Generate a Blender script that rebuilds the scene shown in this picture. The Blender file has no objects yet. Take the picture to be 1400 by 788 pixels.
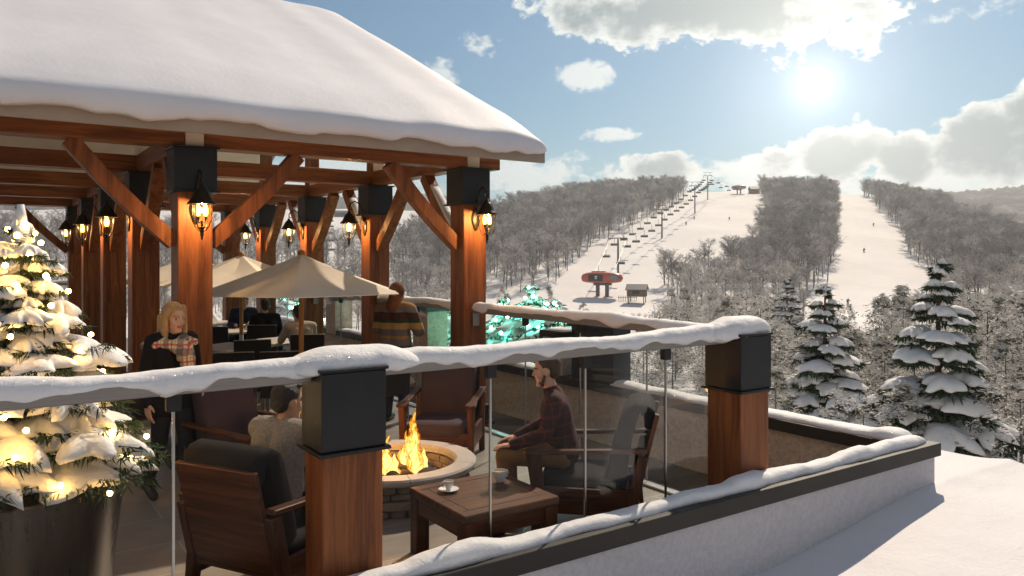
import bpy, bmesh, math, random
import numpy as np
from mathutils import Vector, Matrix, noise as mnoise
R = math.radians
PI = math.pi
rnd = random.Random(7)
SC = bpy.context.scene
COL = SC.collection
# ---------------------------------------------------------------- camera, world, sun, exposure
CA, CB = 0.5678, 0.8231                     # the view direction in world axes
EYE = 2.05
cam = bpy.data.cameras.new('camera')
cam.sensor_width = 36.0
cam.lens = 36.0 * 1060 / 1400
cam.shift_y = -41 / 1400
cam.clip_start = 0.05
cam.clip_end = 6000
camo = bpy.data.objects.new('camera', cam)
camo.location = (0, 0, EYE)
camo.rotation_euler = (R(90), 0, -math.atan2(CA, CB))
COL.objects.link(camo)
SC.camera = camo
SUN_AZ, SUN_EL = R(30), R(43)               # azimuth measured from +X towards +Y
sund = Vector((math.cos(SUN_EL) * math.cos(SUN_AZ), math.cos(SUN_EL) * math.sin(SUN_AZ), math.sin(SUN_EL)))
sl = bpy.data.lights.new('sun', 'SUN')
sl.energy = 4.6
sl.angle = R(0.6)
sl.color = (1.0, 0.83, 0.64)
so = bpy.data.objects.new('sun', sl)
so.rotation_euler = sund.to_track_quat('Z', 'Y').to_euler()
so.location = (60, 40, 60)
COL.objects.link(so)
SC.view_settings.view_transform = 'Standard'
SC.view_settings.look = 'None'
SC.view_settings.gamma = 1
SC.view_settings.use_curve_mapping = False
SC.view_settings.exposure = 0.0
SC.render.engine = 'CYCLES'
SC.cycles.use_denoising = True
SC.cycles.max_bounces = 8
SC.cycles.diffuse_bounces = 3
SC.cycles.glossy_bounces = 3
SC.cycles.transmission_bounces = 4
SC.cycles.transparent_max_bounces = 24
SC.cycles.volume_bounces = 0
SC.cycles.sample_clamp_indirect = 4.0
SC.cycles.sample_clamp_direct = 0.0
SC.cycles.caustics_reflective = False
SC.cycles.caustics_refractive = False

world = bpy.data.worlds.new('World')
SC.world = world
world.use_nodes = True


class NG:
    """tiny helper to write shader maths"""
    def __init__(self, nt):
        self.nt = nt

    def put(self, sock, v):
        if isinstance(v, bpy.types.NodeSocket):
            self.nt.links.new(v, sock)
        elif v is not None:
            sock.default_value = v

    def m(self, op, a, b=None, c=None, clamp=False):
        n = self.nt.nodes.new('ShaderNodeMath')
        n.operation = op
        n.use_clamp = clamp
        for s, v in zip(n.inputs, (a, b, c)):
            self.put(s, v)
        return n.outputs[0]

    def v(self, op, a, b=None, out=0):
        n = self.nt.nodes.new('ShaderNodeVectorMath')
        n.operation = op
        self.put(n.inputs[0], a)
        if b is not None:
            self.put(n.inputs[1], b)
        return n.outputs[out]

    def dot(self, a, b):
        return self.v('DOT_PRODUCT', a, b, 'Value')

    def node(self, kind, **kw):
        n = self.nt.nodes.new(kind)
        for k, v in kw.items():
            if k.startswith('i_'):
                self.put(n.inputs[k[2:].replace('_', ' ')], v)
            else:
                setattr(n, k, v)
        return n

    def noise(self, vec, scale, detail=4.0, rough=0.55, dist=0.0, out='Fac'):
        n = self.node('ShaderNodeTexNoise')
        self.put(n.inputs['Vector'], vec)
        n.inputs['Scale'].default_value = scale
        n.inputs['Detail'].default_value = detail
        n.inputs['Roughness'].default_value = rough
        n.inputs['Distortion'].default_value = dist
        return n.outputs[out]

    def mix(self, f, a, b, blend='MIX'):
        n = self.node('ShaderNodeMix', data_type='RGBA', blend_type=blend)
        self.put(n.inputs[0], f)
        for s, v in ((n.inputs[6], a), (n.inputs[7], b)):
            if isinstance(v, (tuple, list)):
                v = tuple(v) + (1,) if len(v) == 3 else tuple(v)
            self.put(s, v)
        return n.outputs[2]

    def ramp(self, f, stops, interp='LINEAR'):
        n = self.node('ShaderNodeValToRGB')
        cr = n.color_ramp
        cr.interpolation = interp
        while len(cr.elements) < len(stops):
            cr.elements.new(0.5)
        for e, (p, c) in zip(cr.elements, stops):
            e.position = p
            e.color = tuple(c) + (1,) if len(c) == 3 else c
        self.put(n.inputs[0], f)
        return n.outputs[0]

    def smooth(self, x, lo, hi):
        n = self.node('ShaderNodeMapRange', interpolation_type='SMOOTHSTEP')
        self.put(n.inputs[0], x)
        n.inputs[1].default_value = lo
        n.inputs[2].default_value = hi
        return n.outputs[0]


def sky_angles(px, py):
    az = math.atan((px - 700) / 1060)
    return az, math.atan((353 - py) / 1060 * math.cos(az))


def build_world():
    nt = world.node_tree
    nt.nodes.clear()
    g = NG(nt)
    out = g.node('ShaderNodeOutputWorld')
    bg = g.node('ShaderNodeBackground')
    sky = g.node('ShaderNodeTexSky', sky_type='NISHITA')
    sky.sun_disc = False
    sky.sun_elevation = SUN_EL
    sky.sun_rotation = math.atan2(sund.x, sund.y)
    sky.air_density = 1.0
    sky.dust_density = 0.6
    sky.ozone_density = 2.0
    d = g.node('ShaderNodeTexCoord').outputs['Generated']
    r = g.dot(d, (CB, -CA, 0))
    f = g.dot(d, (CA, CB, 0))
    z = g.dot(d, (0, 0, 1))
    az = g.m('ARCTAN2', r, f)
    el = g.m('ARCSINE', z)
    comb = g.node('ShaderNodeCombineXYZ')
    g.put(comb.inputs[0], az)
    g.put(comb.inputs[1], g.m('MULTIPLY', el, 1.35))
    pv = comb.outputs[0]
    n1 = g.noise(pv, 11.0, 7.0, 0.62, 0.15)
    n2 = g.noise(pv, 40.0, 5.0, 0.62, 0.2)

    def ell(px, py, hw, hh, gain=1.0):
        a0, e0 = sky_angles(px, py)
        qa = g.m('MULTIPLY', g.m('SUBTRACT', az, a0), 1060 / hw * 1.0)
        qe = g.m('MULTIPLY', g.m('SUBTRACT', el, e0), 1060 / hh * 1.0)
        q = g.m('ADD', g.m('MULTIPLY', qa, qa), g.m('MULTIPLY', qe, qe))
        return g.m('MULTIPLY', g.m('SUBTRACT', 1.0, q), gain)

    def union(lst):
        o = lst[0]
        for s in lst[1:]:
            o = g.m('SMOOTH_MAX', o, s, 0.25)
        return g.m('MAXIMUM', o, -2.0)
    turb = g.m('ADD', g.m('MULTIPLY', g.m('SUBTRACT', n1, 0.5), 3.0), g.m('MULTIPLY', g.m('SUBTRACT', n2, 0.5), 1.5))
    heavy = union([ell(955, 14, 200, 52), ell(810, 10, 100, 46, .8), ell(1130, 22, 120, 56, .55), ell(1200, 0, 90, 30, .5),
                   ell(1148, 212, 66, 50, 1.2), ell(1232, 218, 44, 44, 1.1), ell(1365, 200, 85, 52, 1.1), ell(1430, 165, 70, 46, .9),
                   ell(1065, 226, 44, 24, .7), ell(905, 228, 70, 24, .7), ell(700, -260, 420, 90, .7), ell(200, -120, 380, 80, .5)])
    light = union([ell(793, 102, 44, 26, .85), ell(838, 184, 50, 10, .45), ell(600, 104, 44, 22, .55), ell(745, 240, 160, 34, .7),
                   ell(980, 238, 220, 26, .8), ell(1260, 252, 280, 22, .8), ell(1310, 24, 110, 16, .35),
                   ell(350, 250, 420, 40, .7), ell(660, 60, 30, 14, .3), ell(1700, 230, 300, 60, .8)])
    dh = g.m('ADD', heavy, turb)
    dl = g.m('ADD', light, turb)
    ch = g.smooth(dh, 0.1, 0.42)
    cl = g.m('MULTIPLY', g.smooth(dl, 0.05, 0.6), 0.82)
    thick = g.smooth(g.m('ADD', dh, g.m('MULTIPLY', g.m('SUBTRACT', n2, 0.5), -1.2)), 0.2, 0.95)
    # glow of the low veiled sun
    sa, se = sky_angles(1113, 116)
    vs = Vector((CB, -CA, 0)) * (math.sin(sa) * math.cos(se)) + Vector((CA, CB, 0)) * (math.cos(sa) * math.cos(se)) + Vector((0, 0, math.sin(se)))
    cs = g.m('MAXIMUM', g.dot(d, tuple(vs)), 0.0)
    glow = g.m('ADD', g.m('MULTIPLY', g.m('POWER', cs, 36.0), 0.17),
               g.m('ADD', g.m('MULTIPLY', g.m('POWER', cs, 260.0), 0.34), g.m('ADD', g.m('MULTIPLY', g.m('POWER', cs, 3000.0), 0.5), g.m('MULTIPLY', g.m('POWER', cs, 40000.0), 7.0))))
    base = g.mix(1.0, sky.outputs[0], (0.046, 0.064, 0.068), 'MULTIPLY')   # sky strength 0.05 to 0.1 per channel
    edge = g.mix(g.m('MULTIPLY', g.m('POWER', cs, 14.0), 1.0), (0.74, 0.80, 0.80), (1.05, 1.05, 0.98))
    grey = g.mix(g.m('POWER', cs, 30.0), (0.25, 0.32, 0.36), (0.50, 0.55, 0.54))
    hcol = g.mix(thick, edge, grey)
    c = g.mix(cl, base, edge)
    c = g.mix(ch, c, hcol)
    c = g.mix(1.0, c, g.mix(glow, (0, 0, 0), (1.0, 0.95, 0.85)), 'ADD')
    gm = g.node('ShaderNodeMix', data_type='RGBA', blend_type='ADD')
    # glow may exceed one: scale a colour by it
    vm = g.v('SCALE', (1.0, 0.95, 0.86))
    g.put(vm.node.inputs['Scale'], glow)
    gm.inputs[0].default_value = 1.0
    c0 = g.mix(ch, g.mix(cl, base, edge), hcol)
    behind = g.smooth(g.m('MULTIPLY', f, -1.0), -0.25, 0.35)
    fill_veil = g.mix(g.smooth(n1, 0.3, 0.7), (0.25, 0.26, 0.29), (0.40, 0.395, 0.41))
    c0 = g.mix(g.m('MULTIPLY', behind, 0.85), c0, fill_veil)       # unseen grey cloud added behind the camera as soft fill light
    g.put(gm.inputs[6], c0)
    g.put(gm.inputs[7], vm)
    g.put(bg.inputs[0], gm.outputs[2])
    bg.inputs[1].default_value = 1.0
    g.put(out.inputs[0], bg.outputs[0])


build_world()


# ---------------------------------------------------------------- helpers
def at(px, d):
    """world x, y of the point at depth d that lies px right of the left picture edge"""
    r = (px - 700) / 1060 * d
    return CA * d + CB * r, CB * d - CA * r


def rd(r, d):
    return CA * d + CB * r, CB * d - CA * r


def tag(o, label=None, cat=None, group=None, kind=None):
    if label:
        o['label'] = label
    if cat:
        o['category'] = cat
    if group:
        o['group'] = group
    if kind:
        o['kind'] = kind
    return o


def empty(name, loc=(0, 0, 0), rz=0.0, parent=None):
    o = bpy.data.objects.new(name, None)
    o.empty_display_size = 0.1
    o.location = loc
    o.rotation_euler = (0, 0, rz)
    COL.objects.link(o)
    if parent:
        o.parent = parent
    return o


def thing(name, label, cat, loc=(0, 0, 0), rz=0.0, group=None):
    return tag(empty(name, loc, rz), label, cat, group)


def copy_tree(o, parent=None):
    c = o.copy()
    COL.objects.link(c)
    c.parent = parent
    for ch in list(o.children):
        copy_tree(ch, c)
    return c


def dup(o, loc=None, rz=None, label=None, scale=None):
    c = copy_tree(o)
    if loc is not None:
        c.location = loc
    if rz is not None:
        c.rotation_euler = (0, 0, rz)
    if scale is not None:
        c.scale = (scale,) * 3 if not isinstance(scale, tuple) else scale
    if label:
        c['label'] = label
    return c


class MB:
    def __init__(self):
        self.V, self.F, self.MI = [], [], []

    def add(self, vs, fs, mi=0):
        n = len(self.V)
        self.V.extend([tuple(v) for v in vs])
        self.F.extend([tuple(i + n for i in f) for f in fs])
        self.MI.extend([mi] * len(fs))
        return self

    def box(self, c, s, M=None, mi=0):
        x, y, z = (k / 2 for k in s)
        p = [Vector((sx * x, sy * y, sz * z)) for sz in (-1, 1) for sy in (-1, 1) for sx in (-1, 1)]
        if M is not None:
            p = [M @ q for q in p]
        p = [q + Vector(c) for q in p]
        return self.add(p, [(0, 2, 3, 1), (4, 5, 7, 6), (0, 1, 5, 4), (2, 6, 7, 3), (0, 4, 6, 2), (1, 3, 7, 5)], mi)

    def ext(self, x0, x1, y0, y1, z0, z1, mi=0):
        return self.box(((x0 + x1) / 2, (y0 + y1) / 2, (z0 + z1) / 2), (x1 - x0, y1 - y0, z1 - z0), None, mi)

    def bar(self, p, q, w, h, mi=0, up=(0, 0, 1)):
        p, q = Vector(p), Vector(q)
        t = (q - p).normalized()
        s = t.cross(Vector(up))
        if s.length < 1e-4:
            s = t.cross(Vector((0, 1, 0)))
        s.normalize()
        u = s.cross(t)
        M = Matrix((t, s, u)).transposed()
        return self.box((p + q) / 2, ((q - p).length, w, h), M, mi)

    def tube(self, pts, rad, n=8, mi=0, caps=True):
        pts = [Vector(p) for p in pts]
        if not isinstance(rad, (list, tuple)):
            rad = [rad] * len(pts)
        rings = []
        ref = Vector((0, 0, 1))
        for i, p in enumerate(pts):
            t = (pts[min(i + 1, len(pts) - 1)] - pts[max(i - 1, 0)]).normalized()
            s = t.cross(ref)
            if s.length < 0.1:
                s = t.cross(Vector((1, 0, 0)))
            s.normalize()
            u = s.cross(t)
            rings.append([p + rad[i] * (math.cos(2 * PI * k / n) * s + math.sin(2 * PI * k / n) * u) for k in range(n)])
        return self.loft(rings, mi, caps)

    def loft(self, rings, mi=0, caps=True):
        n = len(rings[0])
        vs = [v for r in rings for v in r]
        fs = []
        for i in range(len(rings) - 1):
            for k in range(n):
                k2 = (k + 1) % n
                fs.append((i * n + k, i * n + k2, (i + 1) * n + k2, (i + 1) * n + k))
        if caps:
            fs.append(tuple(range(n - 1, -1, -1)))
            fs.append(tuple(range((len(rings) - 1) * n, len(rings) * n)))
        return self.add(vs, fs, mi)

    def lathe(self, prof, n=20, c=(0, 0, 0), mi=0, caps=False):
        rings = [[(c[0] + r * math.cos(2 * PI * k / n), c[1] + r * math.sin(2 * PI * k / n), c[2] + z) for k in range(n)] for r, z in prof]
        return self.loft(rings, mi, caps)

    def ball(self, c, r, n=10, m=7, mi=0, M=None):
        if not isinstance(r, (list, tuple)):
            r = (r, r, r)
        vs, fs = [], []
        for j in range(m + 1):
            t = PI * j / m
            for k in range(n):
                p = 2 * PI * k / n
                q = Vector((r[0] * math.sin(t) * math.cos(p), r[1] * math.sin(t) * math.sin(p), r[2] * math.cos(t)))
                if M is not None:
                    q = M @ q
                vs.append(q + Vector(c))
        for j in range(m):
            for k in range(n):
                k2 = (k + 1) % n
                a, b, e, f = j * n + k, (j + 1) * n + k, (j + 1) * n + k2, j * n + k2
                fs.append((a, b, e, f))
        return self.add(vs, fs, mi)

    def prism(self, poly, z0, z1, M=None, mi=0):
        """poly in local xy, raised from z0 to z1, then moved by the 4x4 matrix M"""
        n = len(poly)
        vs = [Vector((x, y, z)) for z in (z0, z1) for x, y in poly]
        if M is not None:
            vs = [M @ v for v in vs]
        fs = [tuple(range(n - 1, -1, -1)), tuple(range(n, 2 * n))] + [(k, (k + 1) % n, n + (k + 1) % n, n + k) for k in range(n)]
        return self.add(vs, fs, mi)

    def build(self, name, mats, parent=None, smooth=None, bevel=0.0, loc=None, weld=False):
        me = bpy.data.meshes.new(name)
        me.from_pydata([tuple(v) for v in self.V], [], self.F)
        if not isinstance(mats, (list, tuple)):
            mats = [mats]
        for m_ in mats:
            me.materials.append(m_)
        if max(self.MI, default=0):
            me.polygons.foreach_set('material_index', self.MI)
        bm = bmesh.new()
        bm.from_mesh(me)
        if weld:
            bmesh.ops.remove_doubles(bm, verts=bm.verts, dist=1e-5)
        bmesh.ops.recalc_face_normals(bm, faces=bm.faces)
        if bevel:
            es = [e for e in bm.edges if len(e.link_faces) == 2 and e.calc_face_angle(0) > 0.5]
            bmesh.ops.bevel(bm, geom=es, offset=bevel, segments=1, affect='EDGES', clamp_overlap=True)
        bm.to_mesh(me)
        bm.free()
        if smooth is not None:
            me.shade_smooth()
            if smooth < 179:
                me.set_sharp_from_angle(angle=R(smooth))
        o = bpy.data.objects.new(name, me)
        COL.objects.link(o)
        if parent:
            o.parent = parent
        if loc:
            o.location = loc
        return o


def np_mesh(name, V, F, mats, MI=None, smooth=False):
    V = np.asarray(V, dtype=np.float32)
    F = np.asarray(F, dtype=np.int32)
    k = F.shape[1]
    me = bpy.data.meshes.new(name)
    me.vertices.add(len(V))
    me.vertices.foreach_set('co', V.ravel())
    me.loops.add(F.size)
    me.loops.foreach_set('vertex_index', F.ravel())
    me.polygons.add(len(F))
    me.polygons.foreach_set('loop_start', np.arange(0, F.size, k, dtype=np.int32))
    for m_ in (mats if isinstance(mats, (list, tuple)) else [mats]):
        me.materials.append(m_)
    if MI is not None:
        me.polygons.foreach_set('material_index', np.asarray(MI, dtype=np.int32))
    if smooth:
        me.polygons.foreach_set('use_smooth', np.ones(len(F), dtype=bool))
    me.update(calc_edges=True)
    return me


def link(name, me, parent=None):
    o = bpy.data.objects.new(name, me)
    COL.objects.link(o)
    if parent:
        o.parent = parent
    return o


# ---------------------------------------------------------------- materials
def mat(name, col, rough=0.6, metal=0.0, spec=0.5, bump=0.0, bscale=40.0, var=0.0, vscale=6.0, coat=0.0, vstretch=None):
    m = bpy.data.materials.new(name)
    m.use_nodes = True
    nt = m.node_tree
    g = NG(nt)
    b = nt.nodes['Principled BSDF']
    b.inputs['Roughness'].default_value = rough
    b.inputs['Metallic'].default_value = metal
    b.inputs['Specular IOR Level'].default_value = spec
    b.inputs['Coat Weight'].default_value = coat
    b.inputs['Base Color'].default_value = tuple(col) + (1,)
    tc = None
    if bump or var:
        tc = g.node('ShaderNodeTexCoord').outputs['Object']
        if vstretch:
            tc = g.v('MULTIPLY', tc, vstretch)
    if var:
        n = g.noise(tc, vscale, 5.0, 0.6)
        lo = tuple(max(0, c * (1 - var)) for c in col)
        hi = tuple(min(1, c * (1 + var)) for c in col)
        g.put(b.inputs['Base Color'], g.ramp(n, [(0.3, lo), (0.7, hi)]))
        g.put(b.inputs['Roughness'], g.m('ADD', g.m('MULTIPLY', g.m('SUBTRACT', n, 0.5), 0.3), rough, clamp=True))
    if bump:
        n = g.noise(tc, bscale, 4.0, 0.6)
        bn = g.node('ShaderNodeBump')
        bn.inputs['Strength'].default_value = bump
        bn.inputs['Distance'].default_value = 0.02
        g.put(bn.inputs['Height'], n)
        g.put(b.inputs['Normal'], bn.outputs[0])
    return m


def emis(name, col, strength):
    m = bpy.data.materials.new(name)
    m.use_nodes = True
    b = m.node_tree.nodes['Principled BSDF']
    b.inputs['Base Color'].default_value = tuple(col) + (1,)
    b.inputs['Emission Color'].default_value = tuple(col) + (1,)
    b.inputs['Emission Strength'].default_value = strength
    return m


def wood(name, dark, light, axis, rough=0.5, scale=1.0):
    m = bpy.data.materials.new(name)
    m.use_nodes = True
    nt = m.node_tree
    g = NG(nt)
    b = nt.nodes['Principled BSDF']
    b.inputs['Specular IOR Level'].default_value = 0.25
    tc = g.node('ShaderNodeTexCoord').outputs['Object']
    st = [14.0 * scale] * 3
    st[axis] = 0.8 * scale
    v = g.v('MULTIPLY', tc, tuple(st))
    warp = g.noise(tc, 1.3 * scale, 2.0)
    wv = g.v('ADD', v, warp)
    n1 = g.noise(wv, 1.0, 5.0, 0.62, 0.6)
    fine = g.noise(g.v('MULTIPLY', tc, tuple(90.0 * scale if i != axis else 3.0 * scale for i in range(3))), 1.0, 3.0, 0.7)
    big = g.noise(tc, 0.9, 2.0)
    t = g.m('ADD', g.m('MULTIPLY', n1, 0.7), g.m('MULTIPLY', fine, 0.3))
    c = g.ramp(t, [(0.38, dark), (0.5, tuple((p + q) / 2 for p, q in zip(dark, light))), (0.62, light)])
    c = g.mix(g.m('MULTIPLY', big, 0.5), c, tuple(k * 0.55 for k in light), 'MIX')
    g.put(b.inputs['Base Color'], c)
    g.put(b.inputs['Roughness'], g.m('ADD', g.m('MULTIPLY', fine, 0.25), rough - 0.12))
    bn = g.node('ShaderNodeBump')
    bn.inputs['Strength'].default_value = 0.35
    bn.inputs['Distance'].default_value = 0.006
    g.put(bn.inputs['Height'], t)
    g.put(b.inputs['Normal'], bn.outputs[0])
    return m


def snow_mat(name, col=(0.80, 0.82, 0.86), bscale=9.0, bstr=0.35, glint=True):
    m = bpy.data.materials.new(name)
    m.use_nodes = True
    nt = m.node_tree
    g = NG(nt)
    b = nt.nodes['Principled BSDF']
    tc = g.node('ShaderNodeTexCoord').outputs['Object']
    n1 = g.noise(tc, bscale, 4.0, 0.55)
    n2 = g.noise(tc, bscale * 16, 3.0, 0.6)
    c = g.ramp(n1, [(0.3, tuple(k * 0.93 for k in col)), (0.7, col)])
    g.put(b.inputs['Base Color'], c)
    b.inputs['Roughness'].default_value = 0.62
    b.inputs['Specular IOR Level'].default_value = 0.3
    if glint:
        vo = g.node('ShaderNodeTexVoronoi')
        g.put(vo.inputs['Vector'], tc)
        vo.inputs['Scale'].default_value = 130.0
        rr = g.node('ShaderNodeSeparateColor')
        g.put(rr.inputs[0], vo.outputs['Color'])
        pick = g.m('MULTIPLY', g.m('GREATER_THAN', rr.outputs[0], 0.93), g.m('LESS_THAN', vo.outputs['Distance'], 0.33))
        g.put(b.inputs['Roughness'], g.m('SUBTRACT', 0.62, g.m('MULTIPLY', pick, 0.42)))
        g.put(b.inputs['Specular IOR Level'], g.m('ADD', 0.3, g.m('MULTIPLY', pick, 0.7)))
        tilt = g.v('SCALE', g.v('SUBTRACT', vo.outputs['Color'], (0.5, 0.5, 0.5)))
        g.put(tilt.node.inputs['Scale'], g.m('MULTIPLY', pick, 1.1))
        nrm_in = g.v('NORMALIZE', g.v('ADD', g.node('ShaderNodeNewGeometry').outputs['Normal'], tilt))
    bn = g.node('ShaderNodeBump')
    bn.inputs['Strength'].default_value = bstr
    bn.inputs['Distance'].default_value = 0.05
    g.put(bn.inputs['Height'], g.m('ADD', n1, g.m('MULTIPLY', n2, 0.12)))
    if glint:
        g.put(bn.inputs['Normal'], nrm_in)
    g.put(b.inputs['Normal'], bn.outputs[0])
    return m


def glass_mat(name, tint=(0.93, 0.95, 0.94), refl=0.07, rough=0.0, film=0.0):
    m = bpy.data.materials.new(name)
    m.use_nodes = True
    nt = m.node_tree
    nt.nodes.clear()
    g = NG(nt)
    out = g.node('ShaderNodeOutputMaterial')
    tr = g.node('ShaderNodeBsdfTransparent')
    tr.inputs[0].default_value = tuple(tint) + (1,)
    gl = g.node('ShaderNodeBsdfGlossy')
    gl.inputs['Roughness'].default_value = rough
    fr = g.node('ShaderNodeFresnel')
    fr.inputs['IOR'].default_value = 1.45
    mx = g.node('ShaderNodeMixShader')
    g.put(mx.inputs[0], g.m('ADD', g.m('MULTIPLY', fr.outputs[0], 0.10), refl - 0.04, clamp=True))
    g.put(mx.inputs[1], tr.outputs[0])
    g.put(mx.inputs[2], gl.outputs[0])
    sh = mx.outputs[0]
    if film:
        df = g.node('ShaderNodeBsdfDiffuse')
        df.inputs[0].default_value = (0.75, 0.72, 0.68, 1)
        tc = g.node('ShaderNodeTexCoord').outputs['Object']
        m2 = g.node('ShaderNodeMixShader')
        g.put(m2.inputs[0], g.m('MULTIPLY', g.noise(tc, 1.7, 5.0, 0.6), film))
        g.put(m2.inputs[1], sh)
        g.put(m2.inputs[2], df.outputs[0])
        sh = m2.outputs[0]
    g.put(out.inputs[0], sh)
    return m


MAT = {}
WD, WL = (0.10, 0.031, 0.010), (0.37, 0.125, 0.042)
for i, a_ in enumerate('xyz'):
    MAT['wood_' + a_] = wood('cedar_' + a_, WD, WL, i)
    MAT['walnut_' + a_] = wood('walnut_' + a_, (0.022, 0.007, 0.004), (0.155, 0.056, 0.026), i, 0.42, 0.95)
MAT['metal_dark'] = mat('dark_steel', (0.016, 0.016, 0.017), 0.42, 0.3, 0.5, 0.05, 60, 0.25, 5)
MAT['bronze'] = mat('dark_bronze', (0.03, 0.024, 0.017), 0.4, 0.7, 0.5, 0.1, 80)
MAT['coping'] = mat('coping_metal', (0.017, 0.014, 0.012), 0.5, 0.2, 0.5, 0.04, 30, 0.2, 3)
MAT['rail'] = mat('rail_steel', (0.30, 0.27, 0.245), 0.38, 0.55, 0.5, 0, 40, 0.1, 8, vstretch=(0.4, 20, 20))
MAT['steel'] = mat('brushed_steel', (0.42, 0.41, 0.40), 0.3, 1.0, 0.5, 0.05, 50, 0.12, 3, vstretch=(30, 30, 0.5))
MAT['snow'] = snow_mat('snow', (0.84, 0.84, 0.85))
MAT['snow_roof'] = snow_mat('roof_snow', (0.81, 0.815, 0.865), 1.6, 0.22, False)
MAT['snow_tree'] = snow_mat('tree_snow', (0.83, 0.82, 0.81), 6.0, 0.35, False)
MAT['snow_ground'] = snow_mat('ground_snow', (0.72, 0.71, 0.735), 2.2, 0.5)
MAT['stucco'] = mat('stucco', (0.52, 0.43, 0.345), 0.9, 0, 0.2, 0.9, 26, 0.22, 18)
MAT['stucco_pale'] = mat('pale_stucco', (0.56, 0.55, 0.58), 0.9, 0, 0.2, 0.6, 60, 0.1, 30)
MAT['soffit'] = mat('soffit_board', (0.80, 0.68, 0.54), 0.8, 0, 0.2, 0.05, 20, 0.08, 2)
MAT['fascia'] = mat('fascia_board', (0.40, 0.33, 0.27), 0.75, 0, 0.3, 0.04, 25, 0.08, 3)
MAT['shingle'] = mat('black_shingle', (0.02, 0.02, 0.022), 0.8)
MAT['glass'] = glass_mat('railing_glass', (0.955, 0.96, 0.955), 0.04, film=0.0)
MAT['globe'] = glass_mat('lantern_glass', (0.97, 0.93, 0.85), 0.06)
MAT['bulb'] = emis('lit_bulb', (1.0, 0.56, 0.09), 13.0)
MAT['steel_dark'] = mat('dark_brushed_steel', (0.20, 0.185, 0.175), 0.3, 1.0, 0.5, 0.0, 50, 0.12, 2, vstretch=(14, 14, 0.3))
MAT['rubber'] = mat('black_rubber', (0.01, 0.01, 0.01), 0.6)
# ---------------------------------------------------------------- terrain
CREST = ([-900, -300, 0, 440, 540, 620, 700, 830, 940, 1010, 1170, 1230, 1290, 1400, 1700, 2400],
         [282, 284, 287, 286, 287, 290, 281, 267, 262.5, 263, 266, 272, 284, 304, 322, 330])
DC = 620.0


def u_px(u):
    return 700 + 1060 * u


def terr(u, d):
    """ground height at lateral slope u = r/d and depth d (numpy arrays)"""
    u = np.asarray(u, float)
    d = np.asarray(d, float)
    zc = EYE + (353 - np.interp(u_px(u), *CREST)) * DC / 1060
    low = np.interp(d, [0, 14, 60, 200, 2000], [-5.2, -5.5, -9.0, -12.5, -12.5])
    t = np.clip((d - 205) / (DC - 205), 0, 1)
    s = np.where(t < 0.08, t * t / 0.16, t - 0.04) / 0.96
    z = low + (zc + 12.5) * s
    z = np.where(d > DC, z - (d - DC) * 0.10, z)
    r = u * d
    wob = np.sin(r * 0.031 + 1.3) * np.cos(d * 0.023) + 0.5 * np.sin(r * 0.083 + d * 0.05)
    return z + wob * np.clip((d - 40) / 300, 0, 1) * 0.9


def polar_sheet(name, us, ds, zf, m, smooth=True):
    U, D = np.meshgrid(us, ds)
    Z = zf(U, D)
    Rr = U * D
    X = CA * D + CB * Rr
    Y = CB * D - CA * Rr
    V = np.stack([X.ravel(), Y.ravel(), Z.ravel()], 1)
    nu = len(us)
    i, j = np.meshgrid(np.arange(len(ds) - 1), np.arange(nu - 1), indexing='ij')
    k = (i * nu + j).ravel()
    F = np.stack([k, k + 1, k + nu + 1, k + nu], 1)
    return link(name, np_mesh(name, V, F, m, smooth=smooth))


def terrain_mat():
    m = bpy.data.materials.new('slope_snow')
    m.use_nodes = True
    g = NG(m.node_tree)
    b = m.node_tree.nodes['Principled BSDF']
    p = g.node('ShaderNodeNewGeometry').outputs['Position']
    n = g.noise(p, 0.05, 5.0, 0.6)
    n2 = g.noise(p, 0.9, 4.0, 0.6)
    g.put(b.inputs['Base Color'], g.ramp(n, [(0.3, (0.75, 0.735, 0.73)), (0.7, (0.85, 0.835, 0.82))]))
    b.inputs['Roughness'].default_value = 0.75
    b.inputs['Specular IOR Level'].default_value = 0.15
    bn = g.node('ShaderNodeBump')
    bn.inputs['Strength'].default_value = 0.5
    bn.inputs['Distance'].default_value = 0.3
    g.put(bn.inputs['Height'], g.m('ADD', n2, g.m('MULTIPLY', n, 2.0)))
    g.put(b.inputs['Normal'], bn.outputs[0])
    return m


MAT['slope'] = terrain_mat()
us = np.linspace(-1.7, 1.9, 260)
ds = np.concatenate([np.linspace(1.5, 60, 30), np.linspace(66, 700, 110), np.array([760, 850, 1000, 1250, 1500])])
o = polar_sheet('ground', us, ds, lambda u, d: np.maximum(terr(u, np.minimum(d, 900)), -40) + 0 * d, MAT['slope'])
tag(o, 'snow covered ground rising to ski slopes', 'ground', kind='structure')

fm = bpy.data.materials.new('far_forest')
fm.use_nodes = True
g_ = NG(fm.node_tree)
p_ = g_.node('ShaderNodeNewGeometry').outputs['Position']
n_ = g_.noise(g_.v('MULTIPLY', p_, (1, 1, 1.6)), 0.035, 8.0, 0.72)
g_.put(fm.node_tree.nodes['Principled BSDF'].inputs['Base Color'], g_.ramp(n_, [(0.32, (0.045, 0.045, 0.05)), (0.52, (0.10, 0.095, 0.095)), (0.66, (0.30, 0.29, 0.29))]))
fm.node_tree.nodes['Principled BSDF'].inputs['Roughness'].default_value = 1.0
HILL = ([-900, 200, 420, 520, 560, 600, 640, 690, 780, 1180, 1240, 1290, 1340, 1400, 1560, 1900, 2600],
        [262, 268, 270, 272, 267, 268, 276, 292, 310, 300, 280, 266, 262, 257, 250, 246, 256])
DH = 1150.0


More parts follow.
